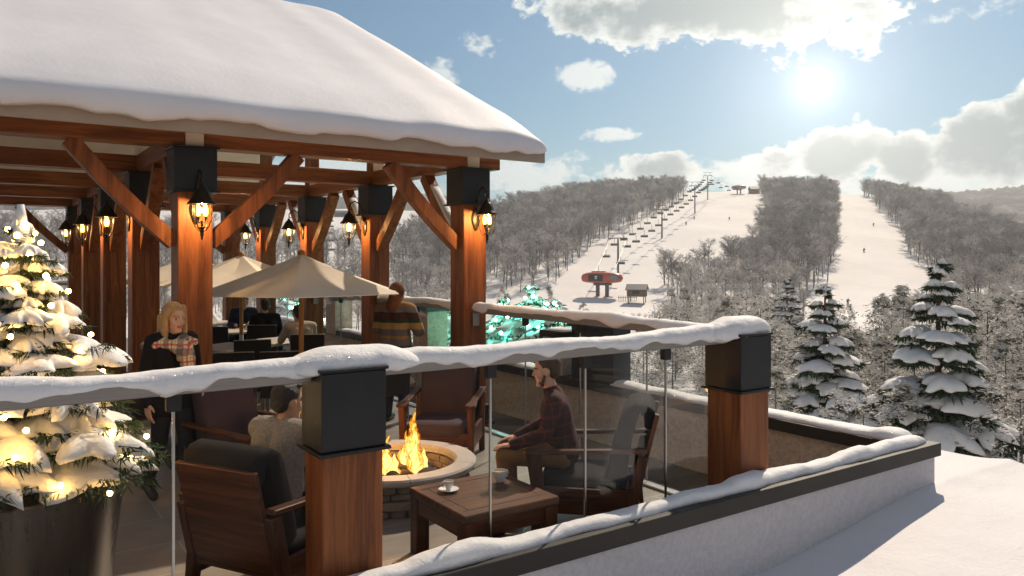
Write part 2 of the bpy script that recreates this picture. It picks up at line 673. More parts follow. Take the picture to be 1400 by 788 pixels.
def hillz(u, d):
    zc = EYE + (353 - np.interp(u_px(u), *HILL)) * DH / 1060
    t = np.clip((d - 720) / (DH - 720), 0, 1)
    z = -40 + (zc + 40) * np.sin(t * PI / 2) ** 0.8
    z = np.where(d > DH, z - (d - DH) * 0.2, z)
    jag = np.sin(u * 431.0) * np.sin(u * 173.0 + 1) * 2.2 + np.sin(u * 920.0 + d) * 1.3
    return z + jag * t


o = polar_sheet('hills', np.linspace(-1.7, 1.9, 900), np.concatenate([np.linspace(720, 1150, 14), np.array([1250, 1450])]), hillz, fm)
tag(o, 'far wooded hills behind the ski slopes', 'hills', kind='structure')


def tz(px, d):
    return float(terr((px - 700) / 1060, d))


def solve_d(px, py, lo=206.0, hi=619.0):
    """depth at which the slope shows at height py for picture column px"""
    u = (px - 700) / 1060
    dd = np.linspace(lo, hi, 900)
    yy = 353 - 1060 * (terr(u, dd) - EYE) / dd
    return float(dd[int(np.argmin(np.abs(yy - py)))])


# ---------------------------------------------------------------- bare trees
def bark_mat(name, a, b_, sc=0.06):
    m = bpy.data.materials.new(name)
    m.use_nodes = True
    g = NG(m.node_tree)
    p = g.node('ShaderNodeNewGeometry').outputs['Position']
    n = g.noise(p, sc, 4.0, 0.7)
    b = m.node_tree.nodes['Principled BSDF']
    g.put(b.inputs['Base Color'], g.ramp(n, [(0.32, a), (0.68, b_)]))
    b.inputs['Roughness'].default_value = 0.9
    b.inputs['Specular IOR Level'].default_value = 0.1
    return m


MAT['bark'] = bark_mat('grey_bark', (0.10, 0.085, 0.075), (0.20, 0.175, 0.155))
MAT['twig'] = bark_mat('frosted_twigs', (0.23, 0.215, 0.205), (0.54, 0.52, 0.51))
MAT['twig_frost'] = bark_mat('white_frosted_twigs', (0.52, 0.49, 0.46), (0.80, 0.77, 0.73))
MAT['bark_red'] = bark_mat('red_bark', (0.10, 0.045, 0.025), (0.19, 0.085, 0.045), 2.0)


def bare_tree(seed, ntw=260, spread=0.29, tw=0.0062):
    """unit-height leafless tree: trunk and twig triangle arrays"""
    q = random.Random(seed)
    TV, TF, KV, KF = [], [], [], []

    def cone(V, F, p, e, r0, r1, n=4):
        p, e = Vector(p), Vector(e)
        t = (e - p).normalized()
        s = t.cross(Vector((0.3, 0.9, 0.1))).normalized()
        w = s.cross(t)
        b = len(V)
        for c, r in ((p, r0), (e, r1)):
            for k in range(n):
                a = 2 * PI * k / n
                V.append(c + r * (math.cos(a) * s + math.sin(a) * w))
        for k in range(n):
            k2 = (k + 1) % n
            F.append((b + k, b + k2, b + n + k2))
            F.append((b + k, b + n + k2, b + n + k))
    lean = Vector((q.uniform(-.04, .04), q.uniform(-.04, .04), 0))
    cone(TV, TF, (0, 0, -0.03), lean + Vector((0, 0, 0.45)), 0.016, 0.011, 5)
    cone(TV, TF, lean + Vector((0, 0, 0.45)), lean * 1.6 + Vector((0, 0, 0.93)), 0.011, 0.002)
    limbs = []
    for i in range(15):
        h = q.uniform(0.16, 0.88)
        a = i * 2.4 + q.uniform(-.5, .5)
        L = (spread * (1.15 - 0.75 * h)) * q.uniform(.75, 1.2)
        p = lean * (h / .45 if h < .45 else 1 + (h - .45) * 1.2) + Vector((0, 0, h))
        e = p + Vector((math.cos(a) * L, math.sin(a) * L, L * q.uniform(.7, 1.5)))
        if e.z > 1.0:
            e.z = 1.0
        cone(TV, TF, p, e, 0.006, 0.0022, 3)
        limbs.append((p, e))
    for i in range(ntw):
        p, e = limbs[q.randrange(len(limbs))]
        s = p.lerp(e, q.uniform(.25, 1.0))
        out = Vector((s.x, s.y, 0))
        out = out.normalized() if out.length > 1e-3 else Vector((1, 0, 0))
        dr = (Vector((q.uniform(-1, 1), q.uniform(-1, 1), q.uniform(-.2, 1.2))) + out * .5).normalized()
        L = q.uniform(.07, .17)
        t = s + dr * L
        side = dr.cross(Vector((q.uniform(-1, 1), q.uniform(-1, 1), q.uniform(-1, 1)))).normalized() * tw * q.uniform(.7, 1.3)
        b = len(KV)
        m_ = s.lerp(t, 0.55) + Vector((q.uniform(-1, 1), q.uniform(-1, 1), q.uniform(-1, 1))) * .012
        KV += [s + side * .5, s - side * .5, m_ + side, t]
        KF += [(b, b + 1, b + 2), (b + 1, b + 2, b + 3)]
        # a side twig
        d2 = (dr + Vector((q.uniform(-1, 1), q.uniform(-1, 1), q.uniform(-.3, .8)))).normalized()
        b = len(KV)
        KV += [m_ + side * .6, m_ - side * .6, m_ + d2 * L * .6]
        KF += [(b, b + 1, b + 2)]
    return (np.array([tuple(v) for v in TV]), np.array(TF), np.array([tuple(v) for v in KV]), np.array(KF))


BARE = [bare_tree(s) for s in range(6)]
BARE_FROST = [np_mesh('crown', b[2], b[3], MAT['twig_frost']) for b in BARE]
BARE_ME = [(np_mesh('trunk', b[0], b[1], MAT['bark']), np_mesh('crown', b[2], b[3], MAT['twig'])) for b in BARE]


def in_poly(px, py, poly):
    c = False
    n = len(poly)
    for i in range(n):
        x1, y1 = poly[i]
        x2, y2 = poly[(i + 1) % n]
        if (y1 > py) != (y2 > py) and px < (x2 - x1) * (py - y1) / (y2 - y1) + x1:
            c = not c
    return c


WOODS = {
    'left': [(-700, 300), (0, 316), (110, 322), (300, 330), (430, 350), (525, 352), (560, 330), (640, 312), (700, 290), (760, 280), (830, 260), (935, 255), (938, 270), (900, 294), (850, 318), (806, 342), (778, 374), (740, 394), (660, 404), (660, 418), (640, 470), (-700, 470)],
    'middle': [(1038, 255), (1146, 255), (1142, 300), (1146, 332), (1130, 388), (1100, 404), (1100, 470), (915, 470), (905, 420), (904, 389), (985, 379), (1030, 345), (1050, 305)],
    'right': [(1174, 258), (1300, 266), (1300, 300), (1340, 318), (1420, 336), (1800, 350), (1800, 470), (1225, 470), (1250, 425), (1300, 400), (1270, 376), (1246, 352), (1230, 312), (1196, 282)],
}
LAB = {'left': 'leafless grey tree at the near edge of the wood left of the chairlift',
       'middle': 'leafless grey tree in the wood between the chairlift run and the narrow run',
       'right': 'leafless grey tree at the near edge of the wood right of the narrow run'}
TREES = {k: [] for k in WOODS}
q = random.Random(3)
for nm, poly in WOODS.items():
    px0, px1 = min(p[0] for p in poly), max(p[0] for p in poly)
    spacing = 5.6 if nm != 'left' else 6.2
    u0, u1 = (px0 - 700) / 1060, (px1 - 700) / 1060
    d = 122.0
    while d < 640:
        step = spacing * 0.9
        rr = u0 * d
        while rr < u1 * d:
            d2 = d + q.uniform(-.5, .5) * step
            r2 = rr + q.uniform(-.5, .5) * spacing
            px = 700 + 1060 * r2 / d2
            rr += spacing * (1.0 if 520 < px < 1420 else 2.2)
            if d2 < 212 and nm != 'left' and q.random() < 0.6:
                continue
            z = tz(px, d2)
            py = 353 - 1060 * (z - EYE) / d2
            if d2 > 610:
                py = min(py, 262) if nm != 'left' else py
            if not in_poly(px, py + q.uniform(-4, 4), poly):
                continue
            TREES[nm].append((px, d2, r2, z, q.uniform(9.0, 15.0) * (0.85 if d2 < 260 else 1.0) * (1.0 if d2 > 215 else 0.62), q.randrange(6), q.uniform(0, 6.28)))
        d += step
# extra sparse trees on the open slopes at far right and in the far left
for i in range(26):
    px = q.uniform(1300, 1440)
    d = q.uniform(480, 600)
    TREES['right'].append((px, d, (px - 700) / 1060 * d, tz(px, d), q.uniform(9, 15), q.randrange(6), q.uniform(0, 6.28)))
FR = lambda d: 0.30 if d > 260 else 0.6
NIND = {'left': 90, 'middle': 100, 'right': 90}
for nm, lst in TREES.items():
    seen = [t for t in lst if 40 < t[0] < 1430]
    seen.sort(key=lambda t: -t[4] / t[1])
    ind = set(id(t) for t in seen[:NIND[nm]])
    VV, FF, MI, n = [], [], [], 0
    for t in lst:
        px, d, r, z, h, k, a = t
        x, y = rd(r, d)
        if id(t) in ind:
            e = thing('bare_tree', LAB[nm], 'tree', (x, y, z), a, 'bare trees of the %s wood' % nm)
            e.scale = (h, h, h)
            link('trunk', BARE_ME[k][0], e)
            link('crown', BARE_FROST[k] if q.random() < FR(d) else BARE_ME[k][1], e)
            continue
        b = BARE[k]
        c, s = math.cos(a), math.sin(a)
        M = np.array([[c, -s, 0], [s, c, 0], [0, 0, 1]]) * h
        for part, mi in ((0, 0), (2, 2 if q.random() < FR(d) else 1)):
            P = b[part] @ M.T + np.array([x, y, z])
            VV.append(P)
            FF.append(b[part + 1] + n)
            MI.append(np.full(len(b[part + 1]), mi))
            n += len(P)
    o = link('forest', np_mesh('forest', np.concatenate(VV), np.concatenate(FF), [MAT['bark'], MAT['twig'], MAT['twig_frost']], np.concatenate(MI)))
    tag(o, {'left': 'grey leafless wood covering the hill left of the chairlift', 'middle': 'grey leafless wood between the two ski runs',
            'right': 'grey leafless wood right of the narrow ski run'}[nm], 'forest', kind='stuff')
print('TREES', {k: len(v) for k, v in TREES.items()})
# ---------------------------------------------------------------- snow helpers
def nz(*a):
    return mnoise.noise(Vector(a + (0.37,) * (3 - len(a))))


def snow_strip(mb, p0, p1, w=0.085, h=0.095, hang=0.05, seed=0.0, step=0.035, bulge=(), taper=(0.12, 0.12), mi=0):
    """a lumpy ridge of snow lying along p0-p1; bulge: (distance, half length, extra height)"""
    p0, p1 = Vector(p0), Vector(p1)
    L = (p1 - p0).length
    t = (p1 - p0) / L
    side = Vector((t.y, -t.x, 0)).normalized()
    n = max(4, int(L / step))
    rings = []
    for i in range(n + 1):
        s = L * i / n
        e = 1.0
        for a, dist in ((taper[0], s), (taper[1], L - s)):
            if a > 0:
                k = min(1.0, dist / a)
                e *= max(0.06, math.sqrt(max(0, 1 - (1 - k) ** 2)))
        H = h * (1 + 0.45 * nz(s * 1.5, seed) + 0.13 * nz(s * 5.0, seed + 9) + 0.06 * nz(s * 17.0, seed + 5)) * e
        W = w * (1 + 0.30 * nz(s * 1.9, seed + 3) + 0.10 * nz(s * 7.5, seed + 14) + .04 * nz(s * 23, seed)) * (0.35 + 0.65 * e)
        for b, bl, bh in bulge:
            k = max(0.0, 1 - ((s - b) / bl) ** 2)
            k = k * k * (3 - 2 * k)
            H += bh * k
            W += 0.35 * bh * k
        sw = 0.018 * nz(s * 3.3, seed + 21)
        D2 = max(0.004, hang * (0.55 + 1.5 * nz(s * 3.0, seed + 31) + 0.7 * nz(s * 9, seed + 40))) * e
        D1 = max(0.004, hang * (0.45 + 1.5 * nz(s * 3.4, seed + 51))) * e
        c = p0 + t * s
        ring = [(W * 0.82, -D2)]
        for k in range(11):
            a = PI * k / 10
            ca = math.cos(a)
            ring.append((W * math.copysign(abs(ca) ** 0.75, ca), H * math.sin(a) ** 0.72 - (D2 if ca > 0 else D1) * 0.55 * abs(ca) ** 3))
        ring += [(-W * 0.82, -D1), (-W * 0.55, -D1 * .3), (W * 0.55, -D2 * .3)]
        rings.append([c + side * (v + sw) + Vector((0, 0, z)) for v, z in ring])
    mb.loft(rings, mi, True)
    return mb


# ---------------------------------------------------------------- terrace, lower roof, snowy ledge
def tile_mat():
    m = bpy.data.materials.new('stone_tiles')
    m.use_nodes = True
    g = NG(m.node_tree)
    b = m.node_tree.nodes['Principled BSDF']
    tc = g.node('ShaderNodeTexCoord').outputs['Object']
    br = g.node('ShaderNodeTexBrick')
    g.put(br.inputs['Vector'], tc)
    br.inputs['Scale'].default_value = 1.0
    br.inputs['Brick Width'].default_value = 1.2
    br.inputs['Row Height'].default_value = 0.6
    br.inputs['Mortar Size'].default_value = 0.005
    br.inputs['Color1'].default_value = (0.235, 0.205, 0.178, 1)
    br.inputs['Color2'].default_value = (0.28, 0.245, 0.215, 1)
    br.inputs['Mortar'].default_value = (0.40, 0.36, 0.32, 1)
    n = g.noise(g.v('MULTIPLY', tc, (2.0, 9.0, 1)), 1.0, 6.0, 0.65)
    c = g.mix(0.7, br.outputs['Color'], g.ramp(n, [(0.3, (0.72, 0.70, 0.68)), (0.7, (1.2, 1.18, 1.15))]), 'MULTIPLY')
    g.put(b.inputs['Base Color'], c)
    g.put(b.inputs['Roughness'], g.m('ADD', g.m('MULTIPLY', n, 0.3), 0.28))
    bn = g.node('ShaderNodeBump')
    bn.inputs['Strength'].default_value = 0.3
    bn.inputs['Distance'].default_value = 0.004
    g.put(bn.inputs['Height'], g.m('ADD', n, br.outputs['Fac']))
    g.put(b.inputs['Normal'], bn.outputs[0])
    return m


MAT['tiles'] = tile_mat()
o = MB().ext(-9, 5.08, 3.89, 22.0, -0.75, 0).build('terrace_floor', MAT['tiles'])
tag(o, 'grey stone tiled terrace floor', 'floor', kind='structure')
MAT['lower_roof'] = mat('roof_membrane', (0.075, 0.065, 0.058), 0.8, 0, 0.3, 0.3, 30, 0.2, 4)
o = MB().ext(5.08, 7.12, 3.89, 24.0, -0.75, -0.51).build('lower_roof', MAT['lower_roof'])
tag(o, 'dark sunken roof strip behind the side parapet', 'roof', kind='structure')
o = MB().ext(-9, 9.0, 3.76, 24.0, -9, -0.752).ext(-9, 9.0, -1.5, 3.74, -9, -0.75).build('building_base', MAT['stucco_pale'])
tag(o, 'pale stucco storey below the terrace', 'building', kind='structure')


def ledge_z(x, y):
    z = -0.10 + 0.02 * nz(x * 0.6, y * 0.6, 2.0) + 0.008 * nz(x * 2.2, y * 2.2, 5.0)
    k = min(1, max(0, (7.5 - x) / 2.9))
    z -= 0.23 * k * k * (3 - 2 * k) * (1.0 if y < 4.2 else 0)
    if y < 4.2:
        kk = max(0, 1 - abs(3.74 - y) / 0.45)
        z += 0.05 * kk * kk * (1 - k)
    if x > 8.85:
        t = (x - 8.85) / 0.3
        z -= 0.28 * (1 - math.sqrt(max(0, 1 - t * t)))
    return z


xs = np.concatenate([np.linspace(-3, 5, 24), np.linspace(5.1, 8.8, 56), np.linspace(8.86, 9.15, 10)])
ys = np.concatenate([np.linspace(-1.5, 1.5, 12), np.linspace(1.6, 4.2, 46), np.linspace(4.4, 24, 40)])
V, F = [], []
for y in ys:
    for x in xs:
        V.append((x, y, ledge_z(x, y) if (x > 7.3 or y < 3.8) else -0.78))
nx = len(xs)
for j in range(len(ys) - 1):
    for i in range(nx - 1):
        if xs[i] < 7.2 and ys[j] > 3.75:
            continue
        k = j * nx + i
        F.append((k, k + 1, k + nx + 1, k + nx))
o = link('snowy_ledge', np_mesh('snowy_ledge', V, F, MAT['snow_ground'], smooth=True))
tag(o, 'smooth snow covered flat roof outside the parapet', 'ground', kind='structure')
# parapets
t = thing('parapet_wall', 'low stucco parapet with snow topped dark coping running along the front of the terrace', 'wall', (2.2, 3.81, 0))
MB().ext(-9 - 2.2, 7.38 - 2.2, -0.08, 0.08, -0.9, 0.2).build('wall', MAT['stucco_pale'], t)
MB().ext(-9 - 2.2, 7.425 - 2.2, -0.12, 0.115, 0.20, 0.32).build('coping', MAT['coping'], t, bevel=0.004)
mb = MB()
snow_strip(mb, (-3.5 - 2.2, 0.005, 0.32), (7.36 - 2.2, 0.025, 0.32), 0.078, 0.066, 0.02, 4.0, 0.03, bulge=((8.3, .25, .03), (5.75, 0.35, 0.03), (9.7, .3, .02)), taper=(0.1, 0.2))
mb.build('snow', MAT['snow'], t, smooth=180)
t = thing('parapet_wall', 'low stucco parapet with snow topped dark coping along the open side of the terrace', 'wall', (7.24, 10, 0))
MB().ext(-0.13, 0.13, 3.90 - 10, 14, -0.9, 0.2).build('wall', MAT['stucco'], t)
MB().ext(-0.19, 0.185, 3.81 - 10, 14, 0.20, 0.32).build('coping', MAT['coping'], t, bevel=0.004)
mb = MB()
snow_strip(mb, (-0.02, 3.88 - 10, 0.32), (-0.03, 8.0 - 10, 0.32), 0.14, 0.062, 0.03, 7.0, 0.04, bulge=((0.1, .3, .03),), taper=(0.15, 0.2))
snow_strip(mb, (-0.02, 9.3 - 10, 0.32), (-0.03, 24 - 10, 0.32), 0.14, 0.062, 0.03, 17.0, 0.08)
mb.build('snow', MAT['snow'], t, smooth=180)
# chimney-like piers standing on the side parapet
for (y0, y1, zt, w, dark, lab) in ((7.85, 8.75, 1.07, .16, True, 'dark metal clad pier on the side parapet behind the seated man'),
                                   (8.95, 9.4, 0.92, .17, False, 'pale stucco pier beside the dark metal pier on the side parapet'),
                                   (13.0, 13.6, 1.08, .22, False, 'stucco pier with dark metal cap near the man in the striped sweater'),
                                   (17.6, 18.2, 1.08, .22, False, 'farthest stucco pier of the side parapet')):
    t = thing('wall_pier', lab, 'pier', (7.24, (y0 + y1) / 2, 0.32))
    h = (y1 - y0) / 2
    MB().ext(-w, w, -h, h, -0.10, zt - 0.32 - (0.05 if not dark else 0.0)).build('pier', MAT['metal_dark' if dark else 'stucco'], t, bevel=0.004)
    MB().ext(-w - .05, w + .05, -h - .05, h + .05, zt - 0.32 - (0.05 if not dark else 0), zt - 0.27).build('pier_cap', MAT['metal_dark'], t, bevel=0.004)
    mb = MB()
    snow_strip(mb, (0, -h, zt - 0.27), (0, h, zt - 0.27), w, 0.05, 0.02, y0, 0.05)
    mb.build('snow', MAT['snow'], t, smooth=180)
o = MB().ext(4.93, 5.00, 4.3, 8.05, 0.0, 0.022).ext(4.93, 5.0, 8.45, 21.5, 0.0, 0.022).build('floor_channel', MAT['steel'], bevel=0.004)
tag(o, 'thin steel channel along the foot of the side glass', 'channel')

# ---------------------------------------------------------------- glass railings
def rail_post(parent, x0, x1, y0, y1, zb, z0, z1):
    p = MB().ext(x0, x1, y0, y1, zb, z0).build('post', MAT['wood_z'], parent, bevel=0.006)
    mb = MB()
    mb.ext(x0 - .014, x1 + .014, y0 - .014, y1 + .014, z0 + .022, z1 - .022)
    mb.ext(x0 - .036, x1 + .036, y0 - .036, y1 + .036, z0, z0 + .02)
    mb.ext(x0 - .026, x1 + .026, y0 - .026, y1 + .026, z1 - .02, z1)
    mb.build('post_cap', MAT['metal_dark'], p, bevel=0.004)
    return p


def rail_run(parent, p, q, joints, z=1.385, wid=0.14, glass0=0.03, snow_seed=1.0, bulge=(), snow=True, taper=(0.0, 0.0)):
    """p, q local xy ends; joints = fractions of the run where panes meet"""
    p, q = Vector((*p, 0)), Vector((*q, 0))
    d = (q - p)
    L = d.length
    d.normalize()
    MB().bar(p + Vector((0, 0, z + .033)), q + Vector((0, 0, z + .033)), wid, 0.066).build('top_rail', MAT['rail'], parent, bevel=0.004)
    js = [0] + list(joints) + [L]
    for a, b in zip(js[:-1], js[1:]):
        g0, g1 = p + d * (a + .008), p + d * (b - .008)
        MB().bar(g0 + Vector((0, 0, (z + glass0) / 2)), g1 + Vector((0, 0, (z + glass0) / 2)), 0.012, z - glass0 - .004).build('glass_panel', MAT['glass'], parent)
    for a in joints:
        c = p + d * a
        MB().bar(c - d * .035 + Vector((0, 0, z - .045)), c + d * .035 + Vector((0, 0, z - .045)), 0.05, .088).build('clamp', MAT['rubber'], parent, bevel=0.004)
        MB().bar(c + Vector((0, 0, glass0)), c + Vector((0, 0, z - .09)), 0.013, .013).build('glass_joint', MAT['steel'], parent)
    if snow:
        mb = MB()
        snow_strip(mb, p + Vector((0, 0, z + .066)), q + Vector((0, 0, z + .066)), 0.083, 0.060, 0.05, snow_seed, 0.02, bulge, taper)
        mb.build('snow', MAT['snow'], parent, smooth=180)


ry = 4.09
t = thing('glass_railing', 'snow topped glass railing with two timber posts along the front of the terrace', 'railing', (2.0, ry, 0))
rail_post(t, 1.50 - 2, 1.842 - 2, 3.925 - ry, 4.20 - ry, 0.0, 1.0, 1.46)
rail_post(t, 4.856 - 2, 5.194 - 2, 3.925 - ry, 4.26 - ry, -0.5, 1.0, 1.46)
rail_run(t, (-3.2 - 2, 0), (1.47 - 2, 0), (1.66, 2.44, 3.22, 3.995), snow_seed=2.2)
rail_run(t, (1.875 - 2, 0), (4.815 - 2, 0), (0.78, 1.555, 2.332), snow_seed=5.1, bulge=((2.6, .5, .02),))
mb = MB()
snow_strip(mb, (1.36 - 2, 0.0, 1.46), (2.12 - 2, -0.01, 1.455), 0.155, 0.064, 0.08, 11.5, 0.025, bulge=((.4, .4, .04),), taper=(.2, .25))
mb.build('snow', MAT['snow'], t, smooth=180)
mb = MB()
snow_strip(mb, (4.62 - 2, 0.0, 1.45), (5.32 - 2, -0.01, 1.46), 0.16, 0.10, 0.07, 15.5, 0.025, bulge=((.45, .3, .03),), taper=(.25, .2))
mb.build('snow', MAT['snow'], t, smooth=180)
rx = 5.025
t = thing('glass_railing', 'snow topped glass railing running back from the corner post to the pavilion', 'railing', (rx, 6.2, 0))
rail_run(t, (0, 4.30 - 6.2), (0, 8.075 - 6.2), (0.82, 1.77, 2.72), snow_seed=8.4, taper=(0.0, 0.1))
MB().ext(-0.045, .045, 8.055 - 6.2, 8.078 - 6.2, 1.22, 1.38).build('end_bracket', MAT['rail'], t, bevel=.003)
PY = [8.0825 + 2.731 * k for k in range(5)]
BAYS = ('between the corner post and the second post of the pavilion', 'in the third bay of the pavilion, behind the umbrella', 'in the fourth bay of the pavilion', 'in the farthest bay of the pavilion side')
for k in range(4):
    y0, y1 = PY[k] + .335, PY[k + 1] - .008
    t = thing('glass_railing', 'snow topped glass railing ' + BAYS[k], 'railing', (rx, (y0 + y1) / 2, 0), group='side railings of the pavilion')
    h = (y1 - y0) / 2
    rail_run(t, (0, -h), (0, h), (h,), snow_seed=20 + k * 3.1, taper=(.05, .1))
    MB().ext(-0.045, .045, h - .022, h + .002, 1.22, 1.38).build('end_bracket', MAT['rail'], t, bevel=.003)
t = thing('glass_railing', 'far snow topped railing along the back of the terrace', 'railing', (-2, 21.6, 0))
rail_run(t, (-6, 0), (7.0, 0), (1.5, 3, 4.5, 6, 7.5, 9, 10.5, 12), snow_seed=50.0)
for x in (-4.4, -1.2, 2.0):
    rail_post(t, x - .17, x + .17, -.16, .16, 0, 1.0, 1.46)

# ---------------------------------------------------------------- timber pavilion
pav = thing('timber_pavilion', 'open cedar timber pavilion with snow covered roof and dark metal post collars', 'pavilion', (3.4, 13.5, 0))
OX, OY = 3.4, 13.5
XC = [(1.6125, 1.94), (4.8625, 5.1875)]
ZB0, ZB1 = 3.155, 3.36
EY, EZ, PITCH, RIDGE, XE, XW = 7.5, 3.37, 0.49, 13.9, 5.66, -4.2


def roof_z(y):
    return EZ + PITCH * ((y - EY) if y <= RIDGE else (2 * RIDGE - EY - y))


for ci, (x0, x1) in enumerate(XC):
    for k in range(5):
        y0 = PY[k]
        p = MB().ext(x0 - OX, x1 - OX, y0 - OY, y0 + .325 - OY, 0.0, 2.71).build('post', MAT['wood_z'], pav, bevel=0.008)
        mb = MB()
        for (za, zb, e) in ((2.72, 3.135, .035), (2.70, 2.72, .06), (3.133, 3.153, .06)):
            mb.ext(x0 - OX - e, x1 - OX + e, y0 - OY - e, y0 + .325 - OY + e, za, zb)
        mb.build('post_collar', MAT['metal_dark'], p, bevel=0.004)
        mb = MB()
        mb.ext(x0 - OX - .04, x1 - OX + .04, y0 - OY - .04, y0 + .325 - OY + .04, 0.0, 0.24)
        mb.ext(x0 - OX - .075, x1 - OX + .075, y0 - OY - .075, y0 + .325 - OY + .075, 0.0, 0.05)
        mb.build('plinth', MAT['metal_dark'], p, bevel=0.004)
        xm = (x0 + x1) / 2
        MB().ext(xm - OX - .085, xm - OX + .085, y0 + .03 - OY, y0 + .295 - OY, 3.155, min(3.5, roof_z(y0 + .1) - .2)).build('post_head', MAT['soffit'], pav)
# beams along the front direction in each row of posts
for k in range(5):
    y0, y1 = PY[k] + .035 - OY, PY[k] + .29 - OY
    xl, xr = 1.776, 5.025
    for a, b in ((XW + .3, xl - .09), (xl + .09, xr - .09), (xr + .09, 5.42)):
        if b < 5.3 or k in (0, 4):
            MB().ext(a - OX, b - OX, y0, y1, ZB0, ZB1).build('beam', MAT['wood_x'], pav, bevel=0.006)
        else:
            MB().ext(xr + .09 - OX, xr + .155 - OX, y0, y1, ZB0, ZB1).build('beam', MAT['wood_x'], pav, bevel=0.006)
# beams along the sides between the rows
for xm in (1.776, 5.025):
    for k in range(4):
        MB().ext(xm - .11 - OX, xm + .11 - OX, PY[k] + .294 - OY, PY[k + 1] + .031 - OY, ZB0 + .003, ZB1 - .003).build('beam', MAT['wood_y'], pav, bevel=0.006)
# short upper posts up to the roof on the open gable
for k in (1, 2, 3):
    y0 = PY[k] + .06
    zt = min(roof_z(y0), roof_z(y0 + .2)) - 0.17
    MB().ext(5.025 - .10 - OX, 5.025 + .10 - OX, y0 - OY, y0 + .2 - OY, ZB1 + .002, zt).build('upper_post', MAT['wood_z'], pav, bevel=0.006)


def brace(x, y, dx, dy, snow=False):
    """a knee brace from post face (x, y) up to the beam, in direction dx, dy"""
    L = 0.92
    p = Vector((x - OX, y - OY, 2.20))
    q = p + Vector((dx * L, dy * L, 0.955))
    t_ = Vector((dx, dy, 0))
    mb = MB()
    n = 8
    s_ = Vector((-dy, dx, 0)) * 0.075
    rings = []
    for i in range(n + 1):
        f = i / n
        c = p.lerp(q, f) + (Vector((0, 0, 1)) - t_).normalized() * (-0.03 * math.sin(PI * f))
        w = (Vector((0, 0, 1)) - t_).normalized() * 0.075
        rings.append([c - s_ - w, c + s_ - w, c + s_ + w, c - s_ + w])
    mb.loft(rings)
    b = mb.build('brace', MAT['wood_z'], pav, bevel=0.005)
    if snow:
        m2 = MB()
        u_ = (Vector((0, 0, 1)) - t_).normalized()
        rg = []
        for i in range(13):
            f = .06 + .78 * i / 12
            c = p.lerp(q, f) + u_ * (-0.03 * math.sin(PI * f) + 0.07)
            hh = .05 * (1 + .5 * nz(f * 7, y)) * math.sin(PI * min(1, max(.04, i / 12))) ** .4
            rg.append([c + s_ * math.cos(PI * a / 6) * .95 + u_ * (hh * math.sin(PI * a / 6)) for a in range(7)])
        m2.loft(rg)
        m2.build('snow', MAT['snow'], b, smooth=180)


for ci, (x0, x1) in enumerate(XC):
    xm = (x0 + x1) / 2
    for k in range(5):
        ym = PY[k] + .16
        if k in (0, 4):
            brace(x0, ym, -1, 0)
            if ci == 0:
                brace(x1, ym, 1, 0)
        if k > 0:
            brace(xm, PY[k], 0, -1)
        if k < 4:
            brace(xm, PY[k] + .325, 0, 1, ci == 1)
# roof deck, soffit, fascia
DT = 0.15
def slope_slab(x0, x1, za, zb, mat_, name, y_in=0.0, parent=pav, y_out=0.0):
    ye, yr, yb = EY + y_out, RIDGE, 2 * RIDGE - EY - y_out
    prof = [(ye, roof_z(EY) + PITCH * y_out + zb), (yr, roof_z(yr) + zb), (yb, roof_z(EY) + PITCH * y_out + zb),
            (yb, roof_z(EY) + PITCH * y_out + za), (yr, roof_z(yr) + za), (ye, roof_z(EY) + PITCH * y_out + za)]
    rings = [[(x - OX, y - OY, z) for y, z in prof] for x in (x0, x1)]
    mb = MB()
    n = 6
    vs = rings[0] + rings[1]
    fs = [(0, 1, 4, 5), (1, 2, 3, 4), (11, 10, 7, 6), (10, 9, 8, 7)]
    fs += [(k, n + k, n + (k + 1) % n, (k + 1) % n) for k in range(n)]
    mb.add(vs, fs)
    return mb.build(name, mat_, parent)


slope_slab(XW, XE - .045, -DT, -0.012, MAT['soffit'], 'soffit', y_out=0.045)
slope_slab(XW, XE + .015, -0.01, 0.012, MAT['shingle'], 'roofing', y_out=-0.015)
fz0, fz1 = 3.20, 3.355
MB().ext(XW - OX, XE - OX, EY - OY, EY + .04 - OY, fz0, fz1).build('fascia', MAT['fascia'], pav, bevel=0.003)
MB().ext(XW - OX, XE - OX, 2 * RIDGE - EY - .04 - OY, 2 * RIDGE - EY - OY, fz0, fz1).build('fascia', MAT['fascia'], pav, bevel=0.003)
mb = MB()
x0, x1 = XE - .042 - OX, XE - .002 - OX
for ya, yb in ((EY + .042, RIDGE), (2 * RIDGE - EY - .042, RIDGE)):
    vs = [(x, y - OY, roof_z(y) + dz) for x in (x0, x1) for y, dz in ((ya, -.015), (yb, -.015), (yb, -.19), (ya, -.19))]
    mb.add(vs, [(0, 1, 2, 3), (7, 6, 5, 4), (0, 4, 5, 1), (1, 5, 6, 2), (2, 6, 7, 3), (3, 7, 4, 0)])
mb.build('rake_board', MAT['fascia'], pav)
